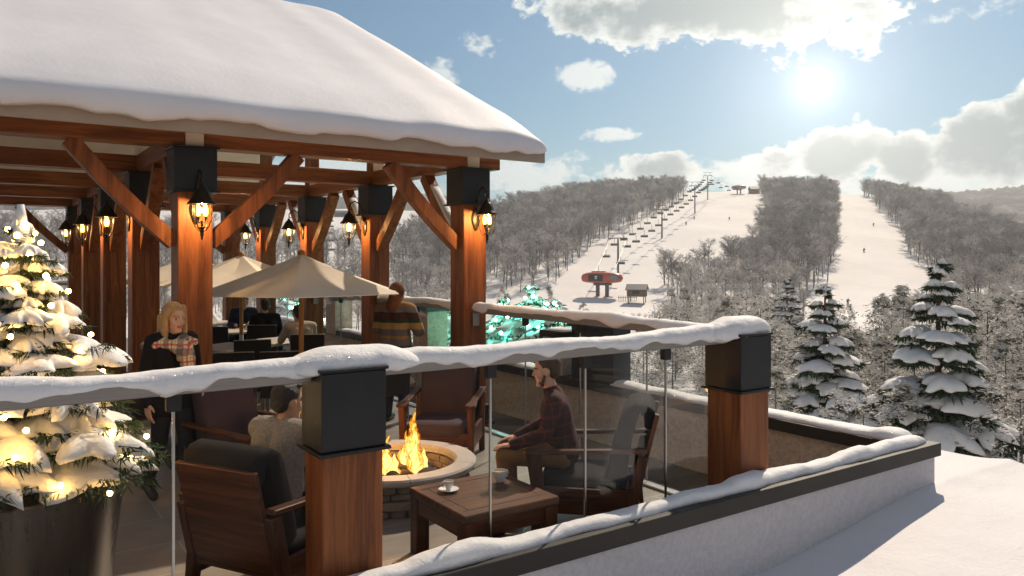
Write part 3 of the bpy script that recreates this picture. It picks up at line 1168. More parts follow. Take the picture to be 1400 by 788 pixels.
# the snow blanket on the roof
xs = np.concatenate([np.arange(XW, 5.0, 0.06), np.arange(5.0, XE + .001, 0.03)])
rings = []
for x in xs:
    e = min(1.0, max(0.0, (XE - .01 - x) / 0.55))
    e = math.sqrt(max(0.0, 1 - (1 - e) ** 2.2))
    T = (0.25 + 0.045 * nz(x * .5, 3.0) + 0.02 * nz(x * 1.7, 8.0)) * e + 0.012
    lip = 0.075 + 0.055 * nz(x * 1.1, 20.0) + 0.045 * nz(x * 2.9, 25.0) + 0.02 * nz(x * 7.0, 28.0)
    lip = max(-0.01, lip) * (0.35 + 0.65 * e)
    out = (0.10 + 0.05 * nz(x * 1.3, 30.0)) * (0.3 + .7 * e)
    sag = 0.10 * nz(x * .9, 41.0)
    pr = [(EY + .10, EZ + .02), (EY - .01, EZ + .005 - max(0, lip) * .3), (EY - out * .6, EZ - lip - .004), (EY - out * .95, EZ - lip + .02),
          (EY - out * 1.05, EZ - lip * .5 + T * .14), (EY - out * 1.0, EZ + T * .32), (EY - out * .72, EZ + T * .50), (EY - out * .25, EZ + T * .66),
          (EY + .12, roof_z(EY + .12) + T * .80), (EY + .30, roof_z(EY + .30) + T * .93), (EY + .55, roof_z(EY + .55) + T * 1.0)]
    for f in np.linspace(0.0, 1.0, 22)[1:]:
        y = EY + .55 + (RIDGE - .5 - EY - .55) * f
        pr.append((y, roof_z(y) + T * (1.0 + .10 * nz(x * .35, y * .5, 5.0) + .03 * nz(x * 1.5, y * 2.0, 9.0))))
    for dy in (-.25, 0.0, .25, .5, 1.5, 4.0, RIDGE - EY - .2):
        y = RIDGE + dy
        drop = 0.08 * max(0, 1 - abs(dy) / .5)
        pr.append((y, roof_z(y) + T - drop))
    yb = 2 * RIDGE - EY
    pr += [(yb + .06, EZ + .1 * e), (yb - .02, EZ + .01), (RIDGE, roof_z(RIDGE) + .014)]
    rings.append([(x - OX, y - OY, z) for y, z in pr])
mb = MB()
mb.loft(rings)
mb.build('snow', MAT['snow_roof'], pav, smooth=180)


# ---------------------------------------------------------------- wall lanterns
def build_lantern(label, loc, rz):
    """back plate on a wall in the local plane x = 0, the lamp hanging towards +X"""
    t = thing('wall_lantern', label, 'lantern', loc, rz, 'lit lanterns on the pavilion posts')
    mb = MB()
    rings = []
    for x, s in ((0.0, 1.0), (0.016, 1.0), (0.026, .7)):
        ring = []
        for k in range(20):
            a = 2 * PI * k / 20
            ring.append((x, .048 * s * math.cos(a) * (1 + .12 * math.cos(4 * a)), .125 * s * math.sin(a)))
        rings.append(ring)
    mb.loft(rings)
    mb.build('back_plate', MAT['bronze'], t, smooth=40)
    arm = [(0.015, 0, -.02), (.03, 0, .10), (.05, 0, .22), (.09, 0, .305), (.15, 0, .335), (.205, 0, .31), (.232, 0, .265), (.225, 0, .225), (.2, 0, .215), (.186, 0, .235), (.195, 0, .255)]
    mb = MB().tube(arm, [.009] * 7 + [.007, .006, .006, .007], 8)
    mb.tube([(.232, 0, .265), (.235, 0, .20)], .006, 6)
    mb.ball((0.012, 0, -.03), .016)
    mb.build('arm', MAT['bronze'], t, smooth=60)
    cx = .235
    MB().lathe([(0.004, .205), (.018, .20), (.022, .178), (.038, .165), (.062, .135), (.078, .095), (.098, .062), (.118, .045), (.120, .032), (.108, .030), (.092, .05), (.06, .08), (.002, .1)], 24, (cx, 0, 0)).build('hood', MAT['bronze'], t, smooth=60)
    MB().lathe([(.082, .05), (.086, 0), (.086, -.06), (.080, -.11), (.064, -.155), (.034, -.19), (.012, -.20)], 24, (cx, 0, 0)).build('glass_globe', MAT['globe'], t, smooth=180)
    mb = MB().lathe([(.002, -.16), (.035, -.165), (.012, -.185), (.02, -.2), (.012, -.215), (.018, -.232), (.008, -.245), (.010, -.262), (.001, -.275)], 14, (cx, 0, 0))
    mb.tube([(cx, 0, -.165), (cx, 0, -.11)], .01, 8)
    for s in (-1, 1):
        mb.tube([(cx, 0, -.13), (cx, s * .02, -.125), (cx, s * .03, -.10), (cx, s * .03, -.075)], .006, 6)
        mb.tube([(cx, s * .03, -.10), (cx, s * .03, -.07)], .011, 8)
    mb.build('finial', MAT['bronze'], t, smooth=60)
    for s in (-1, 1):
        MB().lathe([(.002, -.07), (.016, -.065), (.022, -.03), (.019, .0), (.008, .03), (.001, .045)], 10, (cx, s * .03, 0)).build('bulb', MAT['bulb'], t, smooth=180)
    mb = MB()
    for k in range(4):
        a = PI / 4 + PI / 2 * k
        mb.tube([(cx + r * math.cos(a), r * math.sin(a), z) for r, z in ((.088, .05), (.089, -.06), (.083, -.11), (.066, -.157), (.034, -.193))], .004, 5)
    mb.build('globe_frame', MAT['bronze'], t, smooth=60)
    ld = bpy.data.lights.get('lantern_light')
    if ld is None:
        ld = bpy.data.lights.new('lantern_light', 'POINT')
        ld.energy = 42.0
        ld.color = (1.0, 0.60, 0.24)
        ld.shadow_soft_size = 0.02
    lo = bpy.data.objects.new('lantern_light', ld)
    COL.objects.link(lo)
    lo.parent = t
    lo.location = (cx, 0, -.01)
    t.scale = (1.12, 1.12, 1.12)
    return t


L0 = build_lantern('largest lit lantern, on the front face of the post beside the blonde woman', (1.776, 8.08, 2.53), -PI / 2)
dup(L0, (5.03, 8.08, 2.53), -PI / 2, 'lit lantern on the front face of the right corner post of the pavilion')
for k, lab in ((1, 'lit lantern on the second post of the right side, left of the striped sweater man'), (2, 'lit lantern above the big umbrella, on the third post of the right side'),
               (3, 'lit lantern on the fourth post of the right side, left of the big umbrella top')):
    dup(L0, (4.86, PY[k] + .16, 2.53), PI, lab)
for k, lab in ((1, 'nearest of the three lit lanterns clustered above the tree at the left'), (2, 'middle of the three lit lanterns clustered above the tree at the left'),
               (3, 'farthest of the three lit lanterns clustered above the tree at the left')):
    dup(L0, (1.61, PY[k] + .16, 2.53), PI, lab)
# ---------------------------------------------------------------- chairlift
MAT['lift_red'] = mat('red_lift_paint', (0.50, 0.075, 0.025), 0.35, 0, 0.5, 0, 10, 0.08, 0.4)
MAT['lift_grey'] = mat('galvanised_steel', (0.10, 0.10, 0.105), 0.5, 0.5)
MAT['lift_glass'] = mat('grey_window', (0.20, 0.23, 0.26), 0.2, 0.2)
MAT['white'] = mat('white_paint', (0.75, 0.75, 0.75), 0.5)
MAT['cable'] = mat('pale_cable', (0.62, 0.60, 0.58), 0.4, 0.3)
MAT['plank'] = wood('weathered_plank', (0.10, 0.055, 0.03), (0.24, 0.14, 0.08), 0, 0.7, 0.4)


def lift_station(label, px, d, rz, s=1.0, snow=True, emblem=True):
    x, y = at(px, d)
    t = thing('lift_station', label, 'lift station', (x, y, tz(px, d) - .2), rz)
    t.scale = (s, s, s)
    mb = MB()
    for cx in (-1.3, 1.6):
        mb.box((cx, 0, 1.9), (1.1, 1.3, 3.8))
    mb.box((0.2, 0, 3.95), (5.5, 2.2, .7))
    mb.build('support', MAT['lift_grey'], t, bevel=.05)
    rings = []
    N = 28
    for i in range(25):
        f = -1 + 2 * i / 24
        e = (1 - abs(f) ** 3.2) ** 0.42 if abs(f) < 1 else 0.0
        e = max(e, .02)
        ring = []
        for k in range(N):
            a = 2 * PI * k / N
            c, s_ = math.cos(a), math.sin(a)
            yy = 2.9 * e ** .7 * math.copysign(abs(c) ** .55, c)
            zz = 5.9 + (1.9 if s_ > 0 else 1.6) * (e if s_ > 0 else e ** .6) * math.copysign(abs(s_) ** .7, s_)
            ring.append((6.6 * f, yy, zz))
        rings.append(ring)
    MB().loft(rings).build('housing', MAT['lift_red'], t, smooth=50)
    MB().box((-1.6, -2.86, 6.0), (4.6, .26, 2.1)).build('dark_panel', MAT['rubber'], t, bevel=.08)
    if emblem:
        mb = MB().box((-1.5, -3.0, 6.1), (.35, .03, 1.0)).box((-1.5, -3.02, 6.45), (.95, .03, .22)).box((-1.5, -3.02, 5.85), (.8, .03, .18))
        mb.build('emblem', MAT['white'], t)
    MB().box((4.0, -2.3, 6.15), (3.0, 1.15, 1.9)).build('window', MAT['lift_glass'], t, bevel=.3)
    mb = MB()
    mb.box((-1.0, 0, 7.85), (4.2, 2.4, .35))
    mb.build('roof_hatch', MAT['lift_grey'], t, bevel=.08)
    if snow:
        mb = MB()
        rings = []
        for i in range(13):
            f = i / 12
            h = .38 * math.sin(PI * min(.97, max(.03, f))) ** .4
            rings.append([(1.4 + 4.4 * f - .2, 2.0 * math.cos(PI * k / 8) * (1 - .25 * f), 7.25 - .9 * f ** 3 + h * math.sin(PI * k / 8) + .25) for k in range(9)])
        mb.loft(rings).build('snow', MAT['snow_tree'], t, smooth=180)
    return t


BD, TD = 236.0, 601.0
bot = Vector((*at(823, BD), tz(823, BD) + 6.0))
top = Vector((*at(1010, TD), tz(1010, TD) + 4.0))
ln = (top - bot)
la = math.atan2(ln.y, ln.x)
cam_az = math.atan2(CB, CA)
lift_station('red domed chairlift station at the bottom of the ski run', 823, BD, cam_az - PI / 2 - .25, 0.97)
lift_station('small red chairlift station at the hilltop', 1010, TD, cam_az - PI / 2 - .3, 0.85, False, False)


def hut(label, px, d, rz, w, dp, h, stilts=0.0, snow=True):
    x, y = at(px, d)
    t = thing('hut', label, 'hut', (x, y, tz(px, d)), rz)
    MB().ext(-w / 2, w / 2, -dp / 2, dp / 2, stilts, stilts + h).build('wall', MAT['plank'], t)
    if stilts:
        for sx in (-1, 1):
            for sy in (-1, 1):
                MB().ext(sx * w * .42 - .12, sx * w * .42 + .12, sy * dp * .42 - .12, sy * dp * .42 + .12, -1, stilts - .002).build('leg', MAT['lift_grey'], t)
    z = stilts + h
    e = .45
    mb = MB()
    rf = h * .62
    prof = [(-dp / 2 - e, z - .15), (0, z + rf), (dp / 2 + e, z - .15), (dp / 2 + e, z - .38), (0, z + rf - .25), (-dp / 2 - e, z - .38)]
    mb.loft([[(xx, a, b) for a, b in prof] for xx in (-w / 2 - e, w / 2 + e)])
    mb.build('roof', MAT['lift_grey'], t)
    MB().ext(-w * .2, w * .2, -dp / 2 - .03, -dp / 2 + .05, stilts + h * .35, stilts + h * .8).build('window', MAT['rubber'], t)
    return t


hut('small timber hut on stilts beside the bottom lift station', 871, 225, cam_az - PI / 2 - .3, 5.2, 5.0, 2.2, 2.0)
hut('tiny timber hut on the hilltop beside the top lift station', 1031, 603, cam_az - PI / 2 + .1, 7.0, 5.0, 3.4)
hut('tiny hut on the far white slope seen between the pavilion posts', 468, 560, cam_az - PI / 2 + .3, 11, 6, 2.6)
# snow fence by the lower station
x, y = at(858, 229)
t = thing('slat_fence', 'low slatted snow fence beside the bottom lift station', 'fence', (x, y, tz(858, 229)), cam_az - PI / 2)
for k in range(9):
    MB().ext(-2.6 + .65 * k - .06, -2.6 + .65 * k + .06, -.05, .05, -.3, 1.5).build('picket', MAT['plank'], t)
MB().ext(-2.8, 2.8, .052, .13, .9, 1.05).build('fence_rail', MAT['plank'], t)

lat = Vector((math.sin(la), -math.cos(la), 0))     # to the right of the uphill direction


def tower(label, px, ybase, ytop, group='chairlift towers'):
    d = solve_d(px, ybase)
    x, y = at(px, d)
    z = tz(px, d)
    h = (ybase - ytop) * d / 1060
    t = thing('lift_tower', label, 'lift tower', (x, y, z), la, group)
    MB().tube([(0, 0, -1), (0, 0, h * .86)], [.42, .30], 10).build('mast', MAT['lift_grey'], t, smooth=60)
    mb = MB()
    mb.bar((0, -3.2, h * .88), (0, 3.2, h * .88), .35, .35)
    mb.bar((0, -3.0, h), (0, 3.0, h), .18, .18)
    for s in (-1, 1):
        mb.bar((0, s * 2.2, h * .88), (0, s * 1.2, h), .16, .16)
        mb.box((0, s * 3.0, h * .86), (3.2, .25, .3))
    mb.build('crossarm', MAT['lift_grey'], t)
    return Vector((x, y, z + h * .85))


TW = [tower(l, *a) for l, a in (('lowest and tallest looking steel chairlift tower above the red station', (845, 377, 319)),
                                 ('second steel chairlift tower up the run', (905, 326, 281)),
                                 ('third steel chairlift tower up the run', (950, 292, 249)),
                                 ('highest steel chairlift tower near the skyline', (967.5, 273, 236)))]
nodes = [bot] + TW + [top]


def path_pt(side, s):
    """point on the cable at arc fraction index s in 0..len-1"""
    i = min(int(s), len(nodes) - 2)
    f = s - i
    p = nodes[i].lerp(nodes[i + 1], f) + lat * (3.0 * side)
    L = (nodes[i + 1] - nodes[i]).length
    p.z -= 4 * f * (1 - f) * L * .012
    return p


for side in (-1, 1):
    pts = [path_pt(side, i * .1) for i in range(10 * (len(nodes) - 1) + 1)]
    o = MB().tube(pts, .095, 5).build('lift_cable', MAT['cable'], smooth=180)
    tag(o, ('uphill' if side > 0 else 'downhill') + ' cable of the chairlift on the ' + ('right' if side > 0 else 'left') + ' side of the towers', 'cable')


def lift_chair_proto():
    t = thing('lift_chair', 'empty chairlift chair hanging from the cable above the run', 'lift chair', (0, 0, 0), la, 'chairs hanging from the chairlift')
    MB().tube([(0, 0, 0), (.1, 0, -1.6), (.55, 0, -2.5)], .09, 5).build('hanger', MAT['lift_grey'], t)
    mb = MB()
    mb.box((0.2, 0, -3.5), (.8, 3.4, .22))
    mb.build('seat', MAT['lift_grey'], t)
    MB().box((-.18, 0, -3.05), (.14, 3.4, .75)).build('backrest', MAT['lift_grey'], t)
    mb = MB()
    for s in (-1, 1):
        mb.tube([(.55, s * 1.6, -2.5), (.3, s * 1.75, -3.5)], .06, 4)
    mb.bar((.55, -1.6, -2.5), (.55, 1.6, -2.5), .12, .12)
    mb.build('frame', MAT['lift_grey'], t)
    return t


LC = lift_chair_proto()
first = True
seglen = [(nodes[i + 1] - nodes[i]).length for i in range(len(nodes) - 1)]
tot = sum(seglen)
for side, off in ((1, 5.0), (-1, 12.0)):
    LC.scale = (.82, .82, .82)
    s = off
    while s < tot - 5:
        i, a = 0, s
        while a > seglen[i]:
            a -= seglen[i]
            i += 1
        p = path_pt(side, i + a / seglen[i])
        c = LC if first else dup(LC)
        first = False
        c.location = p
        s += 17.5 if s < 150 else 15.0
# the second lift, far away up the white slope left of the pavilion post
f0, f1 = solve_d(445, 370), solve_d(449, 293)
A_ = Vector((*at(446, f0), tz(446, f0) + 7))
B_ = Vector((*at(448, f1), tz(448, f1) + 9))
for k in range(9):
    p = A_.lerp(B_, (k + .5) / 9)
    for s in (-1, 1):
        c = dup(LC, p + lat * (2.4 * s) + Vector((0, 0, 1.5)), la + .5, 'empty chair of the distant lift seen left of the pavilion post')
        c['group'] = 'chairs of the distant lift'
for k in (0.08, 0.5, 0.92):
    p = A_.lerp(B_, k)
    t = thing('lift_tower', 'thin tower of the distant lift seen between the pavilion posts', 'lift tower', (p.x, p.y, p.z - 9), la + .5, 'towers of the distant lift')
    MB().tube([(0, 0, 0), (0, 0, 11)], [.35, .3], 6).build('mast', MAT['lift_grey'], t)
    MB().bar((0, -3, 10.8), (0, 3, 10.8), .3, .3).build('crossarm', MAT['lift_grey'], t)

# ---------------------------------------------------------------- trees near the terrace
MAT['needle'] = mat('spruce_needles', (0.030, 0.050, 0.022), 0.75, 0, 0.2, 0, 10, 0.5, 1.5)
MAT['needle_frost'] = mat('frosted_needles', (0.085, 0.088, 0.066), 0.8, 0, 0.2, 0, 10, 0.5, 2)
MAT['frost'] = mat('hoar_frost', (0.68, 0.65, 0.60), 0.8, 0, 0.2, 0, 10, 0.14, 1.2)


def pad_geom(L, W, H, q, lobes=5, amp=.32, nt=22, nr=5, droop=.25, seed=0.0):
    """a rounded lobed cushion of snow lying along +X from 0 to L"""
    V, F = [], []
    ph, ph2 = q.uniform(0, 6.28), q.uniform(0, 6.28)
    outl = []
    for k in range(nt):
        a = 2 * PI * k / nt
        r = 1 + amp * math.sin(lobes * a + ph) * (.6 + .4 * math.sin(2 * a + ph2)) + amp * .5 * nz(math.cos(a) * 1.7, math.sin(a) * 1.7, seed)
        outl.append(max(.3, r))

    def pt(k, rho, zz):
        a = 2 * PI * k / nt
        r = outl[k] * rho
        x = L * .5 + L * .5 * r * math.cos(a)
        y = W * .5 * r * math.sin(a)
        z = zz - droop * L * (max(0, x / L) ** 2) - .10 * W * (2 * y / W) ** 2
        z += H * .35 * nz(x / max(W, .01) * 2.4, y / W * 2.4, seed) * (1 - rho)
        return (x, y, z)
    V.append((L * .5, 0, H * 1.0 - droop * L * .25))
    for i in range(1, nr + 1):
        rho = math.sin(PI / 2 * i / nr)
        for k in range(nt):
            V.append(pt(k, rho, H * (math.sqrt(max(0, 1 - rho ** 3.0)) * .85 + .15 * (1 - rho))))
    for i in range(1, 3):
        rho = 1 - .22 * i
        for k in range(nt):
            V.append(pt(k, rho, -H * (.30 if i == 1 else .38)))
    V.append((L * .5, 0, -H * .3 - droop * L * .25))
    for k in range(nt):
        F.append((0, 1 + k, 1 + (k + 1) % nt))
    nrow = nr + 2
    for i in range(nrow - 1):
        for k in range(nt):
            a, b = 1 + i * nt + k, 1 + i * nt + (k + 1) % nt
            F.append((a, a + nt, b + nt, b))
    e = len(V) - 1
    b0 = 1 + (nrow - 1) * nt
    for k in range(nt):
        F.append((b0 + k, e, b0 + (k + 1) % nt))
    return V, F


def spruce_meshes(H, RB, q, levels=12, per=6, padscale=1.0, sprays=70, amp=.30, nt=22, z0=.10, padH=.16, needle=.24, taper=.9, lobes=(4, 6), thin=1.0, hang=.35, drp=.28, flat=.25):
    trunk = MB().tube([(0, 0, -.3), (.02, .01, H * .5), (0, 0, H * .97)], [H * .016, H * .011, H * .003], 8)
    crown, snow = MB(), MB()
    for l in range(levels):
        f = l / (levels - 1)
        z = H * (z0 + (0.955 - z0) * f)
        Rl = RB * (1 - f) ** taper + RB * .09
        n = max(3, int(round(per * (1 - .45 * f))))
        for k in range(n):
            a = 2 * PI * (k + .5 * (l % 2)) / n + q.uniform(-.3, .3)
            Lb = Rl * q.uniform(.66, 1.15)
            zz = z + q.uniform(-.035, .035) * H
            dr = hang * (1 - f * .8)
            M = Matrix.Translation((0, 0, zz)) @ Matrix.Rotation(a, 4, 'Z')
            # bough and its needles
            pts = [M @ Vector((Lb * s, 0, -dr * Lb * s * s)) for s in (0, .5, 1.0)]
            crown.tube(pts, [H * .004, H * .003, H * .001], 4)
            ns = int(sprays * (.35 + .65 * (1 - f)))
            for _ in range(ns):
                s = q.uniform(.12, 1.06)
                wd = Lb * .46 * (1.1 - .55 * s)
                yy = q.uniform(-1, 1) * wd
                p = Vector((Lb * s, yy, -dr * Lb * s * s - .12 * abs(yy)))
                dv = Vector((q.uniform(-.2, .8), (1 if yy > 0 else -1) * q.uniform(0, .8), q.uniform(-1.0, .15))).normalized()
                ln_ = needle * q.uniform(.6, 1.3) * (.6 + .4 * (1 - f))
                sd = dv.cross(Vector((q.uniform(-1, 1), q.uniform(-1, 1), q.uniform(-1, 1)))).normalized() * ln_ * .11 * thin
                crown.add([M @ (p - sd), M @ (p + sd), M @ (p + dv * ln_ * .6 + sd * .8), M @ (p + dv * ln_)], [(0, 1, 2), (0, 2, 3)])
            # snow lying on it
            LP = Lb * q.uniform(.62, .86) * padscale
            V, F = pad_geom(LP, Lb * q.uniform(.62, .95) * padscale, padH * (.55 + .6 * (1 - f)) * q.uniform(.8, 1.25), q, q.randint(*lobes), amp, nt, 5, drp + .35 * dr, q.uniform(0, 99))
            M2 = M @ Matrix.Translation((Lb * q.uniform(.18, .34), 0, padH * flat - dr * Lb * .05)) @ Matrix.Rotation(q.uniform(-.18, .18), 4, 'X')
            snow.add([M2 @ Vector(v) for v in V], F)
    V, F = pad_geom(RB * .20, RB * .17, padH * .9, q, 3, .25, 16, 4, .2, 3.0)
    snow.add([(x - RB * .10, y, z_ + H * .955) for x, y, z_ in V], F)
    return trunk, crown, snow


q = random.Random(11)
tr, cr, sn = spruce_meshes(8.4, 2.15, q, 10, 8, 1.06, 330, .34, 30, .10, .27, .36, .82, (5, 8), 1.1, drp=.18)
t = thing('snowy_spruce', 'tallest snow laden spruce beyond the right end of the parapet', 'tree', (0, 0, 0), 0.4)
t.scale = (1.30, 1.30, 1.0)
tr.build('trunk', MAT['bark_red'], t, smooth=60)
cr.build('crown', MAT['needle'], t)
sn.build('snow', MAT['snow_tree'], t, smooth=180)
d = 28.0
t.location = (*at(1283, d), 2.05 - 8.4 * 1.01)
S1 = t
q = random.Random(12)
dup(S1, (*at(1128, 36.0), EYE - 33 * 36 / 1060 - 8.5), 2.9, 'snow laden spruce just right of the corner post, smaller than the tallest one')
dup(S1, (*at(1076, 76.0), EYE - 26 * 76 / 1060 - 8.5), 1.3, 'small distant snow laden spruce, its top showing above the corner post')
dup(S1, (*at(1440, 40.0), EYE - 60 * 40 / 1060 - 8.5), 4.0, 'snow laden spruce at the very right edge')


def frosted_pine(seed, conic, n=420):
    q = random.Random(seed)
    K, KF, MI = [], [], []
    clumps = []
    for i in range(n // 9):
        f = q.uniform(.08, .97)
        a = q.uniform(0, 6.28)
        if conic:
            rm = .30 * (1 - f) ** .85 + .012
        else:
            rm = .33 * max(0.0, math.sin(PI * min(1, (f - .10) * 1.05))) ** .6 + .02
        rr = rm * math.sqrt(q.uniform(.25, 1))
        clumps.append((Vector((rr * math.cos(a), rr * math.sin(a), f - .12 * rr)), q.uniform(.045, .10) * (1.2 - .75 * f * conic)))
    for c, s in clumps:
        for j in range(56):
            v = Vector((q.gauss(0, 1), q.gauss(0, 1), q.gauss(0, .75)))
            v = v.normalized() * q.uniform(.3, 1.0) * s
            white = q.random() < (.88 if v.z > -s * .1 else .46)
            p = c + v + Vector((0, 0, .012 if white else -.006))
            sz = q.uniform(.009, .021)
            e1 = Vector((q.uniform(-1, 1), q.uniform(-1, 1), q.uniform(-.6, .6))).normalized() * sz
            e2 = Vector((q.uniform(-1, 1), q.uniform(-1, 1), q.uniform(-.8, .8))).normalized() * sz * q.uniform(.5, 1)
            b = len(K)
            K += [p - e1, p + e2, p + e1 * 1.2]
            KF.append((b, b + 1, b + 2))
            MI.append(0 if white else 1)
    tm = MB().tube([(0, 0, -.02), (0.006, 0, .45), (0, 0, .80)], [.011, .008, .002], 6)
    return tm, np_mesh('crown', np.array([tuple(v) for v in K]), np.array(KF), [MAT['frost'], MAT['needle_frost']], np.array(MI))


PINES = []
for s in range(5):
    tm, cm = frosted_pine(40 + s, s % 2 == 0, 620)
    o = tm.build('trunk', MAT['bark'], None, smooth=60)
    PINES.append((o.data, cm))
    bpy.data.objects.remove(o)
spots = []
q = random.Random(21)
for px, ytop, d in ((935, 391, 92), (905, 413, 80), (798, 412, 150), (760, 425, 120), (842, 428, 125), (880, 436, 70), (960, 428, 66), (1000, 436, 75), (1040, 392, 64),
                    (1205, 400, 52), (1235, 388, 60), (1175, 412, 47), (1330, 408, 60), (1350, 388, 44), (1390, 395, 48), (1090, 430, 44), (1020, 450, 48), (1325, 440, 38),
                    (1250, 440, 42), (1210, 455, 38), (1375, 450, 34), (1410, 430, 38), (1100, 470, 36), (1060, 455, 40), (1160, 470, 40), (860, 455, 60), (920, 460, 52), (980, 470, 50),
                    (815, 440, 75), (775, 455, 70), (1350, 500, 28), (1395, 510, 26), (1235, 520, 27), (1180, 530, 28), (1300, 520, 36), (1060, 500, 32), (690, 440, 110), (655, 430, 120),
                    (590, 418, 130), (560, 405, 140), (545, 430, 100), (630, 440, 90), (1000, 412, 110), (1120, 425, 120), (970, 402, 130)):
    spots.append((px, ytop, d))
for i in range(44):
    d = q.uniform(110, 205)
    px = q.uniform(540, 1440)
    yt = q.uniform(400, 424) if 1090 < px < 1300 else q.uniform(388, 422)
    if 755 < px < 905:
        yt = max(yt, 432)
        d = min(d, 150)
    spots.append((px, yt, d))
for i in range(34):
    spots.append((q.uniform(905, 1100), q.uniform(408, 450), q.uniform(70, 190)))
for i in range(26):
    spots.append((q.uniform(1230, 1450), q.uniform(395, 430), q.uniform(110, 200)))
for i in range(46):
    px, d = q.uniform(985, 1450), q.uniform(42, 105)
    spots.append((px, q.uniform(425, 460) if 1100 < px < 1290 else q.uniform(400, 450), d))
first = True
for i, (px, yt, d) in enumerate(spots):
    x, y = at(px, d)
    z = tz(px, d)
    h = EYE + (353 - yt) * d / 1060 - z
    h = max(3.0, h)
    k = i % 5
    far = d > 100
    e = thing('frosted_pine', 'pine white with hoar frost standing in the valley below the terrace', 'tree', (x, y, z), q.uniform(0, 6.28), 'frosted pines in the valley')
    w = 1.0 if h > 6 else 1.3
    e.scale = (h * w * q.uniform(.9, 1.2), h * w * q.uniform(.9, 1.2), h)
    link('trunk', PINES[k][0], e)
    link('crown', PINES[k][1], e)

# ---------------------------------------------------------------- trees with fairy lights
MAT['warm_bulb'] = emis('warm_fairy_bulb', (1.0, 0.54, 0.12), 105.0)
MAT['green_bulb'] = emis('green_fairy_bulb', (0.16, 1.0, 0.72), 95.0)
ball = MB().ball((0, 0, 0), 1.0, 8, 6).build('bulb', MAT['warm_bulb'], None, smooth=180)
WB = ball.data
bpy.data.objects.remove(ball)
ball = MB().ball((0, 0, 0), 1.0, 6, 5).build('bulb', MAT['green_bulb'], None, smooth=180)
GB = ball.data
bpy.data.objects.remove(ball)


def fairy_bulbs(t, H, RB, z0, n, me, r, q, off=.04, taper=.9):
    for i in range(n):
        f = ((i + q.uniform(.1, .9)) / n) ** 1.25
        a = i * 2.39996 + q.uniform(-.4, .4)
        z = H * (z0 + (.96 - z0) * f) + off
        rr = (RB * (1 - f) ** taper + RB * .05) * q.uniform(.86, 1.06)
        b = link('bulb', me, t)
        b.location = (rr * math.cos(a), rr * math.sin(a), z - .18 * rr)
        b.scale = (r, r, r)


q = random.Random(5)
t = thing('lit_spruce', 'snow laden little spruce with warm fairy lights in the steel planter', 'tree', (0.20, 5.10, 0.80), 0.7)
TH, TR = 1.44, 0.70
tr, cr, sn = spruce_meshes(TH, TR * .92, q, 12, 10, .92, 420, .46, 30, .08, .07, .062, .8, (5, 8), .8, .02, drp=.13)
tr.build('trunk', MAT['bark'], t, smooth=60)
cr.build('crown', MAT['needle'], t)
sn.tube([(0, 0, TH * .93), (.004, 0, TH * 1.02), (0, .002, TH * 1.075)], [.034, .028, .018], 10)
sn.build('snow', MAT['snow_tree'], t, smooth=180)
fairy_bulbs(t, TH, TR * .97, .05, 84, WB, .014, q, .07)
GT = []
for (px, yt, x, R_, lab) in ((727, 391, 8.35, .66, 'tallest of the snowy trees with green fairy lights behind the side glass'),
                             (690, 409, 8.2, .56, 'snowy green lit tree just right of the pavilion corner post'),
                             (762, 409, 8.35, .60, 'snowy green lit tree beside the dark metal pier'),
                             (615, 408, 8.2, .62, 'snowy green lit tree left of the pavilion corner post'),
                             (394, 398, 8.3, .9, 'snowy green lit tree seen between the pavilion posts behind the diners')):
    u = (px - 700) / 1060
    y = x * (CB - u * CA) / (CA + u * CB)
    d = CA * x + CB * y
    zt = EYE + (353 - yt) * d / 1060
    q = random.Random(px)
    t = thing('lit_spruce', lab, 'tree', (x, y, -.14), q.uniform(0, 6), 'green lit trees on the snowy ledge')
    H = zt + .14
    tr, cr, sn = spruce_meshes(H, R_ * 1.8, q, 9, 8, .95, 60, .42, 18, .04, .075, .15, .8, (4, 6), 1.2, .25)
    tr.build('trunk', MAT['bark'], t, smooth=60)
    cr.build('crown', MAT['needle'], t)
    sn.build('snow', MAT['snow_tree'], t, smooth=180)
    fairy_bulbs(t, H, R_ * 1.7, .05, 34, GB, .026, q, .05)
# planter
t = thing('metal_planter', 'round brushed steel planter at the front left corner', 'planter', (0.20, 5.10, 0))
MB().lathe([(.40, 0.0), (.43, .01), (.515, .74), (.53, .79), (.515, .80), (.495, .78), (.49, .70)], 48).build('bowl', MAT['steel_dark'], t, smooth=40)
MB().lathe([(.49, .69), (.3, .72), (.02, .73)], 24).build('soil', MAT['lower_roof'], t, smooth=180)
# ---------------------------------------------------------------- furniture
MAT['leather'] = mat('black_leather', (0.022, 0.021, 0.022), 0.8, 0, 0.05, 0.12, 70, 0.2, 6)
MAT['purple'] = mat('plum_grey_fabric', (0.060, 0.042, 0.048), 0.85, 0, 0.2, 0.35, 260, 0.15, 8)
MAT['rattan'] = mat('black_rattan', (0.018, 0.015, 0.013), 0.55, 0, 0.4, 0.8, 120, 0.3, 60)
MAT['table_white'] = mat('pale_table_top', (0.55, 0.50, 0.45), 0.4, 0, 0.5, 0, 10, 0.06, 4)
MAT['napkin'] = mat('white_napkin', (0.75, 0.73, 0.70), 0.8)
MAT['china'] = mat('white_china', (0.80, 0.79, 0.76), 0.18, 0, 0.5)
MAT['coffee'] = mat('milk_coffee', (0.42, 0.25, 0.12), 0.4, 0, 0.4, 0, 10, 0.35, 60)
MAT['canvas'] = mat('cream_canvas', (0.80, 0.72, 0.60), 0.85, 0, 0.1, 0.15, 200, 0.06, 3)
MAT['pole_wood'] = wood('umbrella_pole', (0.28, 0.12, 0.03), (0.55, 0.27, 0.08), 2, 0.45, 2.0)


